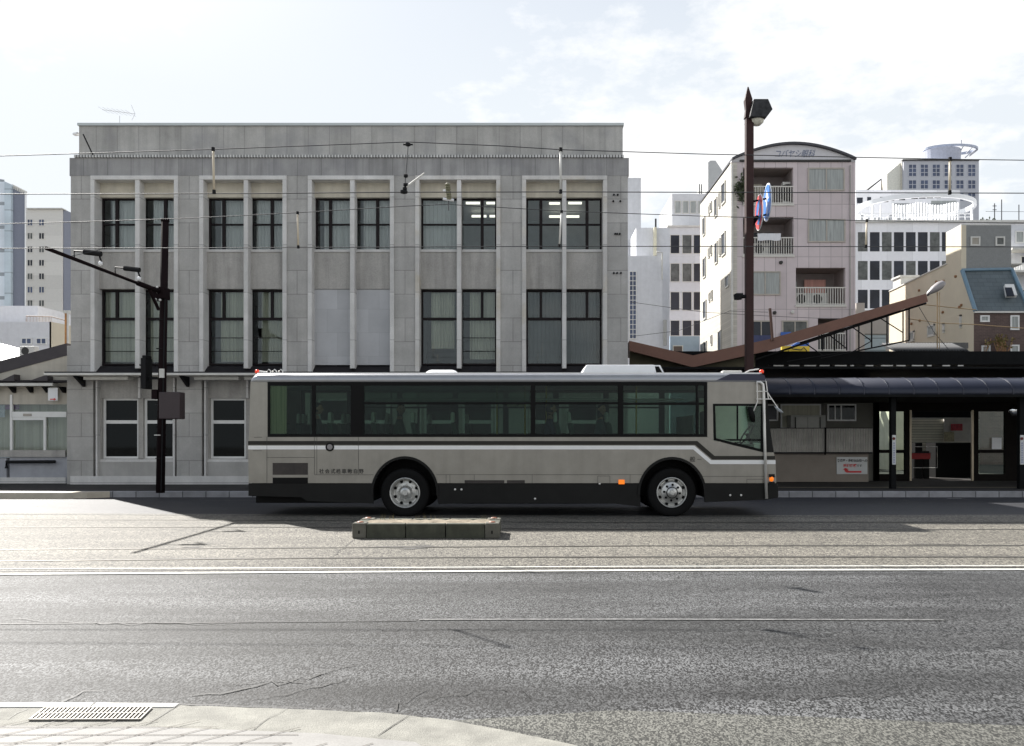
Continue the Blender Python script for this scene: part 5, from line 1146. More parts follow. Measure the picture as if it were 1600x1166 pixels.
def wall_box(px0, px1, py0, Y, d, m, root, name='wall', z0=0, **k):
    return MB().box(X(px0,Y), X(px1,Y), Y, Y+d, z0, Z(py0,Y)).build(name, m, root, **k)
def sidewin(root, Xp, pa, pb, py0, py1, gm, fm, fw=.05, dirn=-1):
    """window on a side wall lying at x = Xp, between image columns pa and pb, height measured at the near column"""
    Ya, Yb = Xp*F/(pa-VX), Xp*F/(pb-VX)
    if Ya > Yb: Ya, Yb = Yb, Ya
    Ym = (Ya+Yb)/2; z0, z1 = Z(py1, Ym), Z(py0, Ym); x = Xp+dirn*.04
    mb = MB(); mb.box(Xp+dirn*.06, Xp+.05, Ya, Yb, z1-fw, z1); mb.box(Xp+dirn*.06, Xp+.05, Ya, Yb, z0-fw, z0+fw*.6); mb.box(Xp+dirn*.06, Xp+.05, Ya, Ya+fw, z0, z1); mb.box(Xp+dirn*.06, Xp+.05, Yb-fw, Yb, z0, z1)
    f = mb.build('window', fm, root); MB().box(Xp+dirn*.02, Xp+.03, Ya+.02, Yb-.02, z0, z1-.02).build('pane', gm, f)
# --- pink apartment block
Y1 = 45.0
m_pink = mat('pinkish grey tile wall', (.59,.515,.52), .75, var=.06, scale=1, fine=.05, joint=(.60,2.84,10.95,Z(483.5,Y1),0), jw=.014, jcol=.62)
m_cream = mat('cream tiled wall', (.54,.51,.45), .75, var=.05, scale=1, joint=(0,.12,0,0,0), jw=.012, jcol=.86)
pk = thing('apartment_block', (X(1238,Y1), Y1, 0), 'pink grey five storey apartment block with arched top, balconies and cream left side', 'building')
xl, xr = X(1143,Y1), X(1336.5,Y1); zt = Z(253,Y1)
Yb = xl*F/(1094-VX)
op = [(1161,1239.5,262,319.5), (1161,1240,339,399.5), (1243.5,1321,418.5,477.5), (1278,1321,497.5,549)]
# front wall made of strips round the balcony openings
xs = sorted({xl, xr, *(X(o[0],Y1) for o in op), *(X(o[1],Y1) for o in op)}); zs = sorted({0, zt, *(Z(o[2],Y1) for o in op), *(Z(o[3],Y1) for o in op)})
mb = MB()
for i in range(len(xs)-1):
    runs = []
    for j in range(len(zs)-1):
        cx, cz = (xs[i]+xs[i+1])/2, (zs[j]+zs[j+1])/2
        hole = any(X(o[0],Y1) < cx < X(o[1],Y1) and Z(o[3],Y1) < cz < Z(o[2],Y1) for o in op)
        if not hole:
            if runs and abs(runs[-1][1]-zs[j]) < 1e-6: runs[-1][1] = zs[j+1]
            else: runs.append([zs[j], zs[j+1]])
    for a, b in runs: mb.box(xs[i], xs[i+1], Y1, Y1+.25, a, b)
mb.build('front_wall', m_pink, pk)
MB().box(xl, xl+.25, Y1+.251, Yb, 0, zt-.05).build('side_wall', m_cream, pk)
MB().box(xl-.02, xl+.30, Y1-.02, Y1+.32, 0, zt-.05).build('corner_pier', m_cream, pk)
MB().box(xr-.25, xr, Y1+.251, Yb, 0, zt-.05).build('side_wall', m_pink, pk); MB().box(xl+.25, xr-.25, Yb-.25, Yb, 0, zt-.05).build('back_wall', m_pink, pk)
def arc(n=24): 
    a = []
    for i in range(n+1):
        t = i/n; a.append((1143+193.5*t, 251-24.5*math.sin(math.pi*t)**.9 if 0 < t < 1 else 251))
    return a
ar = arc()
m_gab = mat('pale arched gable', (.60,.59,.61), .7, var=.05)
mb = MB(); mb.prism([P(1143,253.5,Y1)]+[P(a,b,Y1) for a, b in ar]+[P(1336.5,253.5,Y1)], (0,.25,0)); mb.build('gable', m_gab, pk)
mb = MB(); n = len(ar)
for a, b in ar:
    p = P(a, b, Y1); mb.v += [(p[0],Y1-.18,p[2]+.01),(p[0],Yb,p[2]+.01),(p[0],Yb,p[2]+.12),(p[0],Y1-.18,p[2]+.12)]
for i in range(n-1):
    for k in range(4): mb.f.append((4*i+k, 4*i+(k+1) % 4, 4*i+4+(k+1) % 4, 4*i+4+k))
mb.f += [(0,1,2,3), tuple(4*(n-1)+k for k in (3,2,1,0))]
mb.build('roof', mat('dark curved roof', (.05,.05,.06), .5), pk)
MB().pbox(1156, 1330, 249.5, 252.5, Y1-.08, .1).build('roof_trim', M['bus_seam'], pk)
mtx = mat('blue grey lettering', (.14,.17,.26), .5, var=0)
text('lettering', 'コバヤシ眼科', .46, mtx, pk, facing(X(1240.5,Y1), Y1-.02, Z(241.2,Y1), sx=.80), shear=.35)
m_slab = mat('pale balcony edge', (.50,.46,.45), .7, var=.05); m_rail = mat('cream balcony rail', (.62,.60,.55), .5, var=.05)
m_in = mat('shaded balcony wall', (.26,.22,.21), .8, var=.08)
for q, (a, b, c, d) in enumerate(op):
    x0_, x1_, z0, z1 = X(a,Y1), X(b,Y1), Z(d,Y1), Z(c,Y1); dp = 1.7
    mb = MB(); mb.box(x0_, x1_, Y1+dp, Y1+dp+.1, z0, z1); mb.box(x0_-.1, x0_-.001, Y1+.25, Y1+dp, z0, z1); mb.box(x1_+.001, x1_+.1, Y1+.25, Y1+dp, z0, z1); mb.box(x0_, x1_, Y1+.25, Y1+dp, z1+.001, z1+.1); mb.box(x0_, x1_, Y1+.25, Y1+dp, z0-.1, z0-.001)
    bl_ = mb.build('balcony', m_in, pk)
    mb = MB(); h = 1.0; mb.box(x0_-.04, x1_+.04, Y1-.06, Y1-.002, z0-.08, z0+.02); mb.box(x0_, x1_, Y1+.0, Y1+.06, z0+h-.06, z0+h); mb.box(x0_, x1_, Y1+.0, Y1+.05, z0+.05, z0+.1)
    k = int((x1_-x0_)/.13)
    for i in range(k+1): x = x0_+(x1_-x0_)*i/k; mb.box(x-.018, x+.018, Y1+.01, Y1+.04, z0+.02, z0+h-.06)
    mb.build('railing', m_rail, bl_)
    for (fa, fb, m__) in ({0: ((.05,.30,M['far_blind']), (.35,.55,M['far_blind']), (.60,.78,M['far_glass'])), 1: ((.3,.55,M['far_glass']), (.6,.8,M['far_glass'])), 2: ((.02,.22,M['far_blind']),), 3: ((.1,.7,M['far_glass']),)})[q]:
        mb = MB(); mb.box(x0_+(x1_-x0_)*fa, x0_+(x1_-x0_)*fb, Y1+dp-.04, Y1+dp-.01, z0+.02, z0+(z1-z0)*.78); mb.build('balcony_door', m__, bl_)
    if q == 2:
        MB().box(x0_+(x1_-x0_)*.36, x0_+(x1_-x0_)*.80, Y1+dp-.2, Y1+dp-.15, z0+.02, z0+(z1-z0)*.82).build('pink_curtain', mat('salmon curtain', (.62,.33,.28), .8, var=.15, scale=1, stretch=(8,1,.3)), bl_)
    if q == 0: MB().box(x0_+.01, x0_+.55*(x1_-x0_), Y1+dp-.06, Y1+dp-.045, z0+.02, z1-.4).build('pale_wall', M['stone_cream'], bl_)
def ac_unit(px, pyb, Y, label, w=.85, h=.65):
    x = X(px,Y); z = Z(pyb,Y); t = thing('air_conditioner_unit', (x, Y, z), label, 'air conditioner', 'outdoor units on the balconies')
    b = MB().box(x-w/2, x+w/2, Y, Y+.32, z, z+h).build('casing', M['ledge_white'], t, bevel=.02)
    MB().lathe([(0,-.015),(h*.38,-.012),(h*.4,0)], (x-w*.12, Y, z+h*.5), 'y', 18).build('fan_grille', M['bus_seam'], b)
ac_unit(1255, 476.5, Y1+.35, 'left of two white outdoor units on the salmon curtained balcony'); ac_unit(1280, 476.5, Y1+.35, 'right of two white outdoor units on the salmon curtained balcony')
ac_unit(1189, 398.5, Y1+.35, 'white outdoor unit on the balcony with hanging white bedding'); ac_unit(1233, 318.5, Y1+.5, 'white box unit at the right end of the top balcony', .7, 1.2)
bd = thing('hanging_sheet', P(1202, 371, Y1+.1), 'white bedding sheet hung over the rail of the second highest balcony', 'laundry')
mb = MB(); n = 10
for i in range(n+1):
    x = X(1183.5+36*i/n, Y1); y = Y1-.03+.02*math.sin(i*1.7); mb.v += [(x, y, Z(376,Y1)-.02*math.sin(i)), (x, y, Z(365,Y1)), (x, Y1+.4, Z(364.5,Y1))]
for i in range(n): mb.f += [(3*i,3*i+1,3*i+4,3*i+3), (3*i+1,3*i+2,3*i+5,3*i+4)]
mb.build('sheet', mat('white bedding', (.72,.72,.74), .9, var=.04), bd, fix=False)
wc = [(1262,1319.5,262.5,298.5,1), (1262,1320.5,342.5,379,1), (1171,1219.5,424,461.5,1), (1221.5,1262,501,526,1), (1172,1206,501,545,1)]
m_wf = mat('beige window frame', (.42,.38,.33), .5)
for a, b, c, d, k in wc: bwin(pk, a, b, c, d, Y1, M['far_blind'] if c < 490 else M['far_glass'], m_wf, bars=k, fw=.07)
MB().pbox(1175, 1204, 524, 545, Y1-.09, .04).build('blue_screen', mat('navy screen', (.05,.06,.14), .7), pk)
for px, py in ((1220,410.5),(1210,489),(1238,488)): MB().lathe([(0,-.12),(.09,-.1),(.1,0)], P(px,py,Y1), 'y', 12).build('vent_cap', M['bus_seam'] if py < 480 or px == 1210 else M['ledge_white'], pk)
MB().tube([(xl+.02,Y1-.06,0),(xl+.02,Y1-.06,zt-.2)], .06, 8).build('drain_pipe', M['ledge_white'], pk)
MB().tube([(xr-.3,Y1-.06,0),(xr-.3,Y1-.06,zt-.2)], .035, 6).build('drain_pipe', M['spandrel'], pk)
for a, b, c, d in ((1117,1121,310,338),(1123.5,1125.5,301,324),(1128,1134,286,317),(1098.5,1102,340,367),(1117.5,1121.5,379,411),(1124,1126,373,399),(1128,1134,364,398),(1098.8,1103,403,433),(1107,1108.8,388,402),(1110.5,1112.5,384,398),(1134,1139.5,431,448),(1099.3,1104,470,498),(1108,1109.6,458,471),(1111.5,1113.5,454,468),(1122.5,1127.5,517,548),(1100,1104.5,534,552),(1107.5,1109,322,336),(1110,1112.5,316,330),(1111,1113,524,538)):
    sidewin(pk, xl, a, b, c, d, M['far_glass'], m_rail)
# yellow sign with blue above, hanging low on the block behind the truss
ysn = thing('shop_sign', P(1240,540,38), 'yellow and blue shop signboard half hidden behind the brown beam', 'sign')
MB().pbox(1222, 1265, 541, 551, 38, .2).build('yellow_panel', mat('sign yellow', (.70,.50,.04), .5, var=.05), ysn); MB().pprism([(1222,541),(1236,541),(1246,535),(1264,533),(1264,541)], 38, .2).build('blue_panel', mat('sign blue', (.03,.12,.45), .5, var=.1), ysn)
MB().pbox(1220.5, 1236, 519, 524, 44.8, .1).build('blue_panel', bpy.data.materials['sign blue'], ysn)
mb = MB(); mb.tube([P(1232,551,37.9),P(1233,543.5,37.9),P(1240,545.5,37.9),P(1252,547,37.9),P(1256,543,37.9),P(1261,549,37.9)], .025, 6); mb.build('outline_mark', M['bus_seam'], ysn)
# plants on the top balcony
plt = thing('balcony_plant', P(1158, 300, Y1-.3), 'straggly green plant spilling over the left end of the top balcony', 'plant')
mb = MB(); random.seed(11)
for i in range(260):
    c = Vector(P(1160+random.gauss(0,4.5), 296+random.gauss(0,8), Y1-.25+random.random()*.3)); d = Vector((random.gauss(0,1),random.gauss(0,1),random.gauss(0,1))).normalized()*.13; e_ = d.cross(Vector((random.random(),random.random(),random.random()))).normalized()*.06
    mb.face([c-d, c-e_, c+d, c+e_])
mb.build('leaves', mat('dusty leaves', (.06,.075,.04), .8, var=.4, scale=4), plt, fix=False)
MB().tube([P(1161,320,Y1-.1), P(1158,300,Y1-.2), P(1155,288,Y1-.2)], .02, 5).build('stem', M['bus_seam'], plt)

# --- white office block behind the pink one, left part
Y2 = 60.0
m_w1 = mat('pale grey white wall', (.64,.65,.67), .7, var=.05, joint=(2.0,1.32,0,0,0), jw=.012, jcol=.88)
wb = thing('white_office_block', (X(1072,Y2), Y2, 0), 'white four storey office block left of the pink building with dark strip windows', 'building')
wall_box(1044, 1115, 353, Y2, 9, m_w1, wb)
wall_box(1050, 1118, 303, Y2+2, 6, m_w1, wb, 'upper_wall', z0=Z(353,Y2))
for r_, (c, d) in enumerate(((367,397),(411.5,441),(456,485.5),(500.5,525.5))):
    for a, b in ((1047,1062),(1065.5,1081),(1083,1098)): bwin(wb, a, b, c, d, Y2, M['far_glass'], M['ledge_white'], fw=.04)
for k in range(5): bwin(wb, 1054+12*k, 1064+12*k, 314, 334, Y2+2, M['far_blind'], M['ledge_white'], fw=.05)
MB().pbox(1043, 1117, 352, 354.5, Y2-.15, .3).build('coping', M['ledge_white'], wb)
mb = MB(); 
for px in (1093,1096): mb.tube([P(px,303,Y2+4), P(px,288,Y2+4)], .04, 5)
mb.build('aerial', M['wire'], wb)
bb_ = thing('blue_shed', (X(1070,52), 52, 0), 'small pale blue walled shed at the foot of the white office block', 'building')
wall_box(1047, 1093, 525.5, 52, 3, mat('pale blue wall', (.33,.42,.52), .7, var=.05), bb_); bwin(bb_, 1051, 1067, 540, 556, 52, mat('brown panel', (.12,.09,.08), .7), M['ledge_white'])
tw = thing('lift_tower', (X(1118,90), 90, 0), 'slim pale grey slab tower between white office and pink block', 'tower')
MB().pprism([(1106.5,360),(1106.5,254),(1110,251),(1118,251),(1128,266),(1128,360)], 90, 6).build('wall', mat('flat grey slab', (.45,.46,.46), .8, var=.04), tw)
# --- white building next to the stone building
Y3 = 42.0
wn_ = thing('white_annex', (X(1012,Y3), Y3, 0), 'plain white building with a tall grid window just right of the stone office', 'building')
m_w2 = mat('plain white wall', (.66,.67,.70), .75, var=.06, streak=.06)
wall_box(975, 1035, 400, Y3, 5, m_w2, wn_); wall_box(970, 1001.5, 278, Y3+6, 5, m_w2, wn_, 'rear_wall'); wall_box(994, 1046, 356, Y3+3, 4, m_w2, wn_, 'rear_wall')
wall_box(1035, 1044, 437, Y3+.5, 3, m_w2, wn_, 'side_block')
bwin(wn_, 983, 994.5, 424, 530, Y3, M['far_glass_blue'], M['white_frame'], bars=1, hb=13, fw=.035)
for k in range(4): bwin(wn_, 995, 1000.5, 340+k*16, 349+k*16, Y3+3+2.9, M['far_glass_blue']) if False else None
mb = MB(); mb.tube([P(1034.5,437,Y3-.2),P(1034.5,395,Y3-.2),P(1026,394,Y3-.2)], .04, 6); mb.build('drain_pipe', M['ledge_white'], wn_); mb = MB(); mb.tube([P(1039,540,Y3-.2),P(1039,500,Y3-.2)], .09, 6); mb.build('drain_pipe', mat('pale grey pipe', (.4,.4,.38), .6), wn_)
mb = MB(); mb.tube([P(1024.5,357,Y3+3), P(1024.5,342,Y3+3)], .05, 5); mb.build('aerial', M['wire'], wn_)
MB().pbox(1022, 1026, 355, 399, Y3+2.7, .3).build('sunlit_fin', mat('cream fin', (.72,.68,.52), .7), wn_)
# --- long white office at the right
Y4 = 78.0
of = thing('long_white_office', (X(1470,Y4), Y4, 0), 'long white office with rows of dark square windows and an oval rooftop ring', 'building')
m_w3 = mat('white panel wall', (.78,.78,.80), .6, var=.03, joint=(2.4,0,0,0,0), jw=.02, jcol=.85)
wall_box(1330, 1640, 345, Y4, 14, m_w3, of)
for c, d in ((363,393),(408,437.5),(453,482),(498,527)):
    for k in range(15):
        a = 1340.5+18.75*k
        if c > 440 and 1400 < a < 1580: continue
        if 1500 < a < 1575: continue
        bwin(of, a, a+15, c, d, Y4, M['far_glass'], None)
MB().pbox(1329, 1640, 343.8, 347, Y4-.3, .5).build('coping', M['ledge_white'], of)
Yp = Y4+10
wall_box(1337, 1500, 297, Yp, 4, m_w3, of, 'penthouse', z0=Z(345,Yp)); MB().pbox(1396, 1498, 318, 345, Yp-.06, .05).build('shaded_panel', mat('grey louvre panel', (.22,.235,.24), .7, var=.2), of)
for k, (a, b, c, d) in enumerate(((1339,1348,309,318),(1355,1361,308,317),(1375,1388,308,316),(1390,1397,308,314),(1405,1414,308,313),(1424,1434,307,311),(1436,1446,307,310.5),(1448,1458,306.5,310),(1460,1470,306.5,309.5),(1473,1483,306,309),(1485,1494,306,309),(1455,1494,314,325))):
    bwin(of, a, b, c, d, Yp, M['far_blind'] if k > 10 else M['far_glass'], None)
# oval ring, its posts, the curved baffle screen and the roof railing
def ellipse_band(cpx, cpy, rpx, Yc, ry, t0, t1, h, wdt, tilt=0.0, n=64, rootn='ring', m=None, root=None):
    mb = MB(); cx, cz = X(cpx,Yc), Z(cpy,Yc); rx = rpx/F*Yc
    for i in range(n+1):
        t = t0+(t1-t0)*i/n
        for k, zz in ((1,0),(1,h),(1-wdt,h),(1-wdt,0)): mb.v.append((cx+rx*k*math.cos(t), Yc+ry*k*math.sin(t), cz+zz+tilt*math.sin(t)+.012*tilt*0))
    for i in range(n):
        for k in range(4): mb.f.append((4*i+k, 4*i+(k+1) % 4, 4*i+4+(k+1) % 4, 4*i+4+k))
    return mb.build(rootn, m, root)
mwht = M['white_plastic']
ellipse_band(1430, 328, 90, Y4+4.6, 4.0, 0, 2*math.pi, .42, .05, tilt=-.15, rootn='roof_ring', m=mwht, root=of)
mb = MB()
for k in range(24):
    px = 1396+k*4.4; zt_ = 318+2*math.sin(k*.5) if px > 1395 else 322
    mb.box(X(px,Y4+6), X(px+1.1,Y4+6), Y4+6, Y4+6.3, Z(345,Y4+6), Z(zt_,Y4+6))
mb.build('baffle_screen', mwht, of)
for px in (1363,1376,1419,1455,1476,1518): MB().box(X(px,Y4+2), X(px+2.2,Y4+2), Y4+2, Y4+2.2, Z(345,Y4+2), Z(320,Y4+2)).build('ring_post', mwht, of)
mb = MB(); mb.tube([P(1337,334,Y4+.5), P(1520,334,Y4+.5)], .05, 5); mb.tube([P(1337,339,Y4+.5), P(1520,339,Y4+.5)], .04, 5)
for k in range(16): mb.tube([P(1340+k*12,345,Y4+.5), P(1340+k*12,334,Y4+.5)], .03, 4)
mb.build('roof_railing', mwht, of)
mb = MB(); random.seed(9)
for k in range(9):
    px = 1345+k*9.5+random.uniform(-2,2); mb.box(X(px,Y4+1.5), X(px+random.uniform(3,6),Y4+1.5), Y4+1.5, Y4+2.3, Z(345,Y4), Z(random.uniform(328,338),Y4))
mb.build('roof_equipment', mat('rooftop grey', (.40,.41,.42), .6, var=.3), of)
mb = MB()
for px, t_ in ((1554,318),(1565,312),(1592,320)): mb.tube([P(px,346,Y4+3), P(px,t_,Y4+3)], .045, 5)
mb.tube([P(1551,322,Y4+3),P(1557,322,Y4+3)], .04, 4); mb.tube([P(1551,328,Y4+3),P(1557,328,Y4+3)], .04, 4); mb.tube([P(1540,330.5,Y4+3),P(1600,331,Y4+3)], .02, 4); mb.build('aerial', M['wire'], of)
gd = thing('roof_shrubs', P(1545,345,Y4+2), 'low green shrubs along the roof edge beside the oval ring', 'shrub')
mb = MB()
for i in range(500):
    c = Vector((X(random.uniform(1530,1556),Y4+2), Y4+2+random.random(), Z(345,Y4)+abs(random.gauss(0,.28)))); d = Vector((random.gauss(0,1),random.gauss(0,1),random.gauss(0,1))).normalized()*.14; e_ = d.cross(Vector((random.random(),random.random(),random.random()))).normalized()*.08
    mb.face([c-d, c-e_, c+d, c+e_])
mb.build('leaves', bpy.data.materials['dusty leaves'], gd, fix=False)
mb = MB()
for k in range(6): mb.tube([P(1532+k*4.5,346,Y4+2.4), P(1533+k*4.5,342,Y4+2.4)], .03, 4)
mb.build('stem', M['bus_seam'], gd)
# --- grey tower beyond with ring on the roof
Y5 = 140.0
gt = thing('grey_tower', (X(1470,Y5), Y5, 0), 'grey tower block far behind with gridded windows and a halo ring on its roof', 'tower')
m_g = mat('grey tower wall', (.45,.46,.50), .7, var=.04)
wall_box(1412, 1529.5, 250, Y5, 12, m_g, gt)
MB().prism([(X(1412,Y5),Y5+.5,0),(X(1412,Y5),Y5+.5,Z(250,Y5)),(X(1412,Y5),Y5+9,Z(250,Y5)-1.0),(X(1412,Y5),Y5+9,0)], (-.1,0,0)).build('side_wall', m_cream, gt)
MB().prism([P(1411.8,250,Y5+1), P(1386,272,Y5+1), P(1386,300,Y5+1), P(1411.8,300,Y5+1)], (0,.6,0)).build('side_wing', mat('cream far wall', (.70,.69,.62), .8), gt)
MB().tube([P(1354,298,Y5-20), P(1377,280,Y5-20), P(1378,298,Y5-20)], .12, 5).build('roof_brace', M['bus_seam'], gt)
for c, d in ((256.5,276.5),(281,296),(301,315)):
    for k in range(6): bwin(gt, 1419+18.5*k, 1432.3+18.5*k, c, d, Y5, M['far_glass_blue'], m_g, bars=1, hb=2 if c < 260 else 1, fw=.12)
MB().pbox(1411, 1531, 248.8, 250.4, Y5-.3, .6).build('coping', M['bus_seam'], gt)
MB().lathe([(3.0,-.5),(3.2,2.9),(0,2.9)], (X(1493,Y5),Y5+5,Z(249.5,Y5)), 'z', 32).build('drum', mat('lavender drum', (.42,.44,.52), .6), gt, smooth=False)
ellipse_band(1484.5, 236, 42, Y5+5, 2.6, 0, 2*math.pi, .38, .08, tilt=0, rootn='halo_ring', m=mat('pale blue ring', (.42,.46,.56), .5), root=gt)
mb = MB()
for k in range(14):
    t = 2*math.pi*k/14; rx = 42/F*(Y5+5); cx, cz = X(1484.5,Y5+5), Z(236,Y5+5)
    mb.tube([(cx+rx*.97*math.cos(t),Y5+5+2.5*math.sin(t),cz), (cx+rx*.72*math.cos(t),Y5+5+1.8*math.sin(t),cz-.9)], .1, 5)
mb.tube([P(1502,229,Y5+5),P(1502,219,Y5+5)], .09, 5); mb.build('ring_strut', m_g, gt)
# --- cream and grey house at the right
Y6 = 42.0
ch = thing('cream_grey_house', (X(1540,Y6), Y6, 0), 'tall house with sunlit cream side, grey front, slate slope and brown brick base', 'building')
m_ch = mat('cream ribbed siding', (.62,.555,.43), .75, var=.05, scale=1); m_gf = mat('mid grey render', (.24,.245,.24), .85, var=.06, fine=.08, fscale=12)
Xs = X(1502, Y6); yy = lambda p: Xs*F/(p-VX)
def zs_(py, p): return Z(py, yy(p))
side = [(Xs,Y6,0),(Xs,Y6,Z(352,Y6)),(Xs,yy(1478),zs_(365,1478)),(Xs,yy(1478),zs_(413,1478)),(Xs,yy(1390),zs_(455.5,1390)),(Xs,yy(1388),0)]
MB().prism(side, (.25,0,0)).build('side_wall', m_ch, ch)
Yfr = yy(1521.5)
MB().prism([(Xs,Y6,0),(Xs,Y6,Z(423,Y6)),(Xs,Yfr,zs_(487,1521.5)),(Xs,Yfr,0)], (.25,0,0)).build('side_wall', m_ch, ch)
MB().box(Xs+.25, X(1580,Y6), Y6, Y6+.2, 0, Z(352,Y6)).build('front_wall', m_gf, ch)
MB().box(X(1580,Y6)-.2, X(1580,Y6), Y6+.2, Y6+2.2, 0, Z(354,Y6)).build('right_wall', m_gf, ch)
mb = MB(); mb.prism([(Xs,Y6,Z(350.5,Y6)),(Xs,yy(1478),zs_(363.5,1478)),(Xs,yy(1478),zs_(365,1478)),(Xs,Y6,Z(352,Y6))], (X(1580,Y6)-Xs,0,0)); mb.prism([(Xs-.05,yy(1478)-.1,zs_(412,1478)),(Xs-.05,yy(1390),zs_(454.5,1390)),(Xs-.05,yy(1390),zs_(456,1390)),(Xs-.05,yy(1478)-.1,zs_(413.8,1478))], (4,0,0)); mb.build('roof_edge', M['ledge_white'], ch)
m_sl = mat('slate tiles', (.10,.125,.135), .6, var=.12, scale=2, joint=(.45,.22,0,0,.5), jw=.012, jcol=.7)
xe = X(1600, Yfr)+.2
MB().prism([(Xs+.02,Y6-.02,Z(423,Y6)),(X(1580,Y6),Y6-.02,Z(421,Y6)),(xe,Yfr-.1,Z(487,Yfr)),(Xs+.02,Yfr-.1,Z(487,Yfr))], (0,.12,.05)).build('slate_slope', m_sl, ch)
mb = MB(); mb.tube([(Xs+.02,Y6-.05,Z(423,Y6)),(Xs+.02,Yfr-.12,Z(487,Yfr))], .1, 6); mb.tube([(X(1580,Y6),Y6-.05,Z(421,Y6)),(xe,Yfr-.12,Z(487,Yfr))], .1, 6); mb.tube([(Xs,Y6-.08,Z(422.5,Y6)),(X(1580,Y6),Y6-.08,Z(421,Y6))], .08, 6); mb.build('flashing', mat('blue grey flashing', (.16,.25,.32), .5), ch)
MB().box(Xs-.02, xe+.5, Yfr-.12, Yfr-.02, Z(489.5,Yfr), Z(486.8,Yfr)).build('eaves', M['ledge_white'], ch)
m_bk = mat('brown brick', (.10,.07,.062), .85, var=.15, joint=(.21,.075,0,0,.5), jw=.006, jcol=1.5)
MB().box(Xs+.001, xe+2, Yfr-.012, Yfr+.2, 0, Z(489.4,Yfr)).build('brick_wall', m_bk, ch)
sk_ = MB(); sk_.prism([P(1568,448,41.2), P(1582,448,41.2), P(1587.5,465,40.9), P(1571,465,40.9)], (0,-.12,.1)); sk_.build('skylight', M['white_frame'], ch); 
MB().prism([P(1570,450,41.0), P(1580.5,450,41.0), P(1585,463.5,40.7), P(1573,463.5,40.7)], (0,-.02,.02)).build('skylight_pane', M['far_glass'], ch)
for a, b, c, d, gm in ((1516,1531,370,384.5,mat('beige shut pane', (.36,.33,.28), .6)), (1555,1569.5,370,384.5,M['far_glass'])): bwin(ch, a, b, c, d, Y6, gm, M['ledge_white'], fw=.07)
for a, b, c, d in ((1531,1545.5,493,503.5),(1578,1592,493,516),(1533,1547,540,552),(1578,1592,539,552)): bwin(ch, a, b, c, d, Yfr, M['far_blind'], M['white_frame'], fw=.07, bars=0)
for a, b, c, d in ((1450,1461,508,524),(1421,1429,518,532),(1500.5,1503,492,510),(1474,1476.5,505,518)): sidewin(ch, Xs, a, b, c, d, M['far_blind'], M['ledge_white'], fw=.08)
for px, py in ((1437,454),(1464,440.5),(1475,439),(1494,432),(1503,477),(1474,488),(1425,506),(1438,501),(1500,480)): MB().lathe([(0,-.1),(.07,-.08),(.07,0)], (Xs, yy(px), zs_(py,px)), 'x', 8).build('vent_cap', mat('rusty vent', (.30,.16,.08), .7) if 'rusty vent' not in bpy.data.materials else bpy.data.materials['rusty vent'], ch)
MB().box(X(1407,49), X(1436,49), 49, 50, Z(452,49), Z(432,49)).build('roof_tank_room', M['ledge_white'], ch); MB().box(X(1406,48.9), X(1437,48.9), 48.9, 50.1, Z(433,49), Z(430.5,49)).build('tank_room_cap', M['ledge_white'], ch)
# bare shrub against the brick wall
sb = thing('wall_shrub', (X(1563,Yfr-.4), Yfr-.4, 3.8), 'thin bare shrub with few yellowish leaves against the brown brick wall', 'shrub')
mb = MB(); lv = MB(); random.seed(21)
for k in range(26):
    px0 = random.choice((1538,1560,1566,1572)); x = px0+random.gauss(0,2); tipx = x+random.gauss(0,6); tipy = random.uniform(522,540)
    mb.tube([P(x,552,Yfr-.4), P((x+tipx)/2,(552+tipy)/2+2,Yfr-.45), P(tipx,tipy,Yfr-.4)], .014, 4)
    for j in range(7):
        c = Vector(P(tipx+random.gauss(0,2), tipy+random.uniform(-1,9), Yfr-.45)); d = Vector((random.gauss(0,1),random.gauss(0,1),random.gauss(0,1))).normalized()*.07; e_ = d.cross(Vector((random.random(),.3,random.random()))).normalized()*.04
        lv.face([c-d, c-e_, c+d, c+e_])
mb.build('stem', bpy.data.materials['rusty vent'], sb); lv.build('leaves', mat('yellow green leaves', (.20,.16,.06), .8, var=.3), sb, fix=False)
# --- beige building and garage behind the truss, tiled roof
bgb = thing('beige_building', (X(1364,55), 55, 0), 'beige low building with pale blue shutters seen through the black truss', 'building')
wall_box(1338, 1404, 485, 55, 6, mat('beige wall', (.47,.43,.39), .8, var=.05), bgb); wall_box(1338, 1351, 473.5, 54, .9, bpy.data.materials['beige wall'], bgb, 'stair_tower')
MB().pbox(1345, 1384, 523, 560, 54.95, .05).build('shutter', mat('pale blue shutter', (.42,.50,.53), .6, var=.04, joint=(0,.8,0,0,0), jw=.03, jcol=.4), bgb); MB().pbox(1344, 1385, 521.5, 523, 54.9, .1).build('lintel', mat('dark beige trim', (.2,.18,.15), .7), bgb)
tr_ = thing('tiled_roof_house', (X(1457,34), 34, 0), 'house with dark grey tiled roof between station roof and cream house', 'house')
mb = MB(); n = 28
for i in range(n+1):
    px = 1396+120*i/n
    for k in range(5): mb.v.append((X(px+.0,34), 34+k*.35, Z(549,34)+k*.11))
for i in range(n):
    for k in range(4): mb.f.append((5*i+k, 5*i+k+1, 5*i+6+k, 5*i+5+k))
mb.build('roof', mat('grey roof tiles', (.035,.037,.04), .7, var=.2), tr_)
mb = MB()
for i in range(26): mb.tube([(X(1401+i*4.4,34),34,Z(548,34)),(X(1401+i*4.4,34),35.3,Z(548,34)+.42)], .05, 8)
mb.build('roof_tiles', bpy.data.materials['grey roof tiles'], tr_, smooth=True)
mb = MB(); mb.box(X(1404,35.4),X(1513,35.4),35.4,35.7,Z(545,35.4),Z(535.5,35.4)); mb.build('ridge', mat('ridge tiles', (.10,.10,.095), .6, var=.3), tr_)
wall_box(1396, 1516, 551, 34.3, 3, M['stone_cream'], tr_)
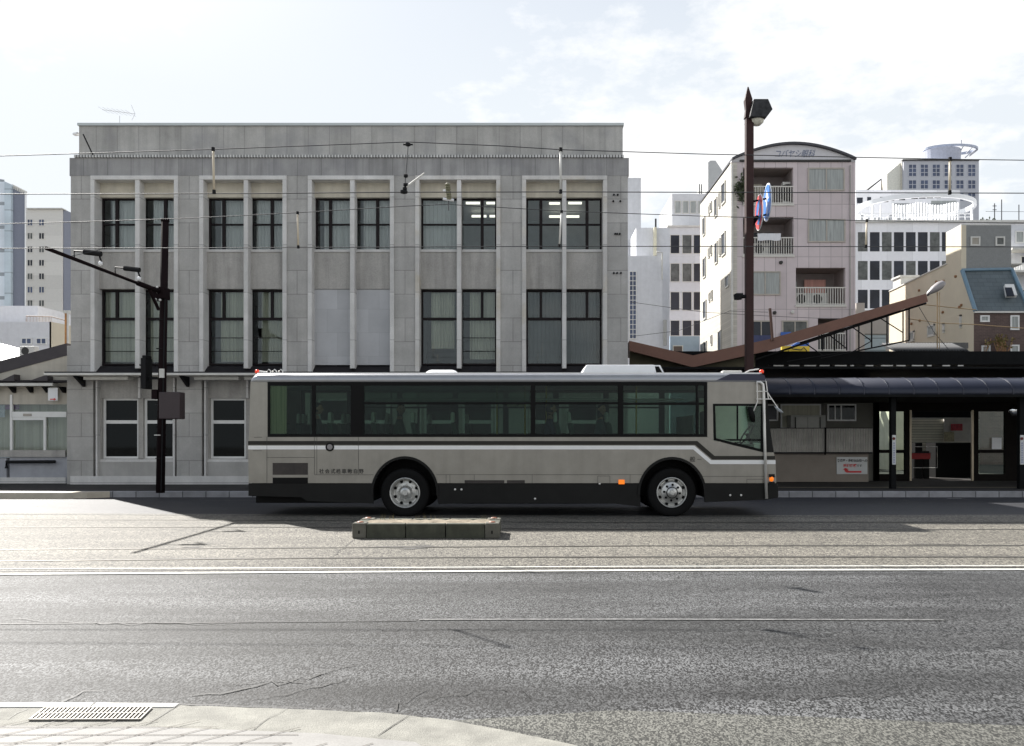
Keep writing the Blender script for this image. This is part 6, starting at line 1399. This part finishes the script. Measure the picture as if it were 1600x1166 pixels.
# --- balcony house at the far right edge
eb = thing('balcony_house', (X(1600,56), 56, 0), 'white house with a small balcony cut by the right edge of the picture', 'building')
wall_box(1580, 1680, 352, 56, 6, m_w2, eb)
for a, b, c, d in ((1586,1600,361,380),(1602,1625,361,380),(1593,1602,452,463),(1594,1630,400,414)): bwin(eb, a, b, c, d, 56, M['far_blind'] if d < 390 else M['far_glass'], M['white_frame'], fw=.07)
mb = MB(); mb.box(X(1582,54.8),X(1660,54.8),54.8,55.9,Z(390,54.8),Z(387,54.8)); mb.box(X(1582,54.8),X(1660,54.8),54.8,55.9,Z(425,54.8),Z(422,54.8)); mb.build('balcony', M['ledge_white'], eb)
mb = MB(); mb.box(X(1582,54.8),X(1660,54.8),54.8,54.85,Z(412.5,54.8),Z(411,54.8))
for k in range(14): mb.box(X(1583+k*2.6,54.8),X(1584+k*2.6,54.8),54.8,54.84,Z(422,54.8),Z(412,54.8))
mb.build('railing', M['white_frame'], eb)
hl = MB(); n = 30
for i in range(n+1): hl.v += [(X(1560+9*i,400),400,-1),(X(1560+9*i,400),400,Z(330-14*math.sin(i*.35)**2-i*.5,400))]
# --- left background
Y7 = 120.0
gt2 = thing('glass_tower', (X(10,Y7), Y7, 0), 'tall office tower with pale blue glass corner at the left picture edge', 'tower')
m_gl = mat('pale curtain wall', (.66,.72,.78), .3, var=.1, scale=.3, joint=(0,3.4,0,1,0), jw=.25, jcol=.45)
MB().prism([P(*q,Y7) for q in [(-120,700),(-120,262),(7,281),(7,700)]], (X(7,Y7)/Y7*18,18,0)).build('facade', m_gl, gt2)
MB().pprism([(7,700),(7,283.5),(17,288),(17,700)], Y7-.3, 3).build('glass_corner', mat('light blue glass strip', (.50,.58,.64), .25, var=.15, scale=.3, joint=(0,3.0,0,1,0), jw=.10, jcol=.7), gt2)
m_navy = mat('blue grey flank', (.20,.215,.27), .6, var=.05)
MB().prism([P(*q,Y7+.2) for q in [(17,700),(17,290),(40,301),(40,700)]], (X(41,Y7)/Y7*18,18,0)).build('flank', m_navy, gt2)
mb = MB()
for k in range(8): mb.pbox(18+k*2.8, 19.6+k*2.8, 288+k*1.4, 294+k*1.4, Y7+.1, .5)
mb.build('roof_louvre', M['ledge_white'], gt2); MB().pbox(38.6, 40, 301, 600, Y7-.1, .3).build('corner_trim', M['white_plastic'], gt2)
Y8 = 100.0
ap = thing('beige_tower_block', (X(70,Y8), Y8, 0), 'beige high rise slab with two columns of small windows left of the stone building', 'tower')
m_be = mat('beige tower wall', (.66,.64,.60), .8, var=.04, joint=(0,1.6,0,0,0), jw=.02, jcol=.93)
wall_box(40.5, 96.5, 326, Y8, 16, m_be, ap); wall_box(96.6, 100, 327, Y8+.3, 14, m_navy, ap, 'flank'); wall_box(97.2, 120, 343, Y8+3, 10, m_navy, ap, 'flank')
for k in range(9):
    for a in (42.5, 60.5): bwin(ap, a, a+9.5, 342.5+21*k, 353.5+21*k, Y8, M['far_glass_blue'] if k in (0,5) else M['far_glass'], m_be, bars=1, fw=.08)
mb = MB()
for k in range(5): mb.tube([P(98+k*2.5,331+k*2,Y8+3), P(98+k*2.5,343,Y8+3)], .1, 4)
mb.tube([P(97,330,Y8+3),P(110,339,Y8+3)], .1, 4); mb.tube([P(97,335,Y8+3),P(110,343,Y8+3)], .1, 4); mb.build('roof_rail', M['ledge_white'], ap)
MB().pbox(40.5, 97, 324.8, 326.2, Y8-.3, 1).build('coping', M['ledge_white'], ap)
Y9 = 48.0
wh = thing('white_low_building', (X(50,Y9), Y9, 0), 'white two stepped building with rusty roof railing behind the left annex', 'building')
m_w4 = mat('white rendered wall', (.70,.70,.72), .8, var=.05, streak=.05)
wall_box(-60, 59, 478, Y9+2, 6, m_w4, wh); wall_box(-60, 80, 503, Y9, 1.9, m_w4, wh); MB().prism([(X(80,Y9),Y9,0),(X(80,Y9),Y9,Z(503,Y9)),(X(80,Y9)+1.1,Y9+3,Z(507,Y9)),(X(80,Y9)+1.1,Y9+3,0)], (-.1,0,0)).build('side_wall', m_ch, wh)
for a in (33.5, 56.5): bwin(wh, a, a+17, 528, 538.5, Y9, M['far_glass_blue'], M['white_frame'], bars=1, fw=.06)
mb = MB(); mb.tube([P(41,502,Y9+.1),P(41,494,Y9+.1),P(80,495,Y9+.1),P(103,501,Y9+.1)], .03, 5)
for k in range(18): mb.tube([P(41+k*2.3,503,Y9+.1),P(41+k*2.3,495,Y9+.1)], .012, 4)
mb.build('roof_railing', mat('rusty thin rail', (.35,.26,.2), .7), wh)
mb = MB(); mb.tube([P(103,545,46),P(103,490,46)], .07, 6); mb.build('drain_pipe', mat('orange rust pipe', (.42,.20,.07), .7, var=.3), wh); mb = MB(); mb.tube([P(106,545,46),P(106,486,46)], .06, 6); mb.box(X(99,46),X(108,46),46,46.3,Z(490,46),Z(485,46)); mb.build('vent_pipe', M['ledge_white'], wh)
sh = thing('white_roof_shed', (X(10,36), 36, 0), 'shed with a bright white sloping metal roof behind the left annex', 'shed')
MB().prism([P(-60,538,38), P(0,540,38), P(62,556,36), P(62,575,34), P(-60,560,33)], (0,.1,.1)).build('roof', mat('white metal roof', (.72,.73,.74), .5, var=.08, joint=(.4,0,0,0,0), jw=.02, jcol=.8), sh)
wall_box(-60, 60, 566, 34.5, 3, m_w4, sh)
ac_unit(42, 556, 33, 'cream outdoor unit on the white roof behind the left annex', .6, .38)
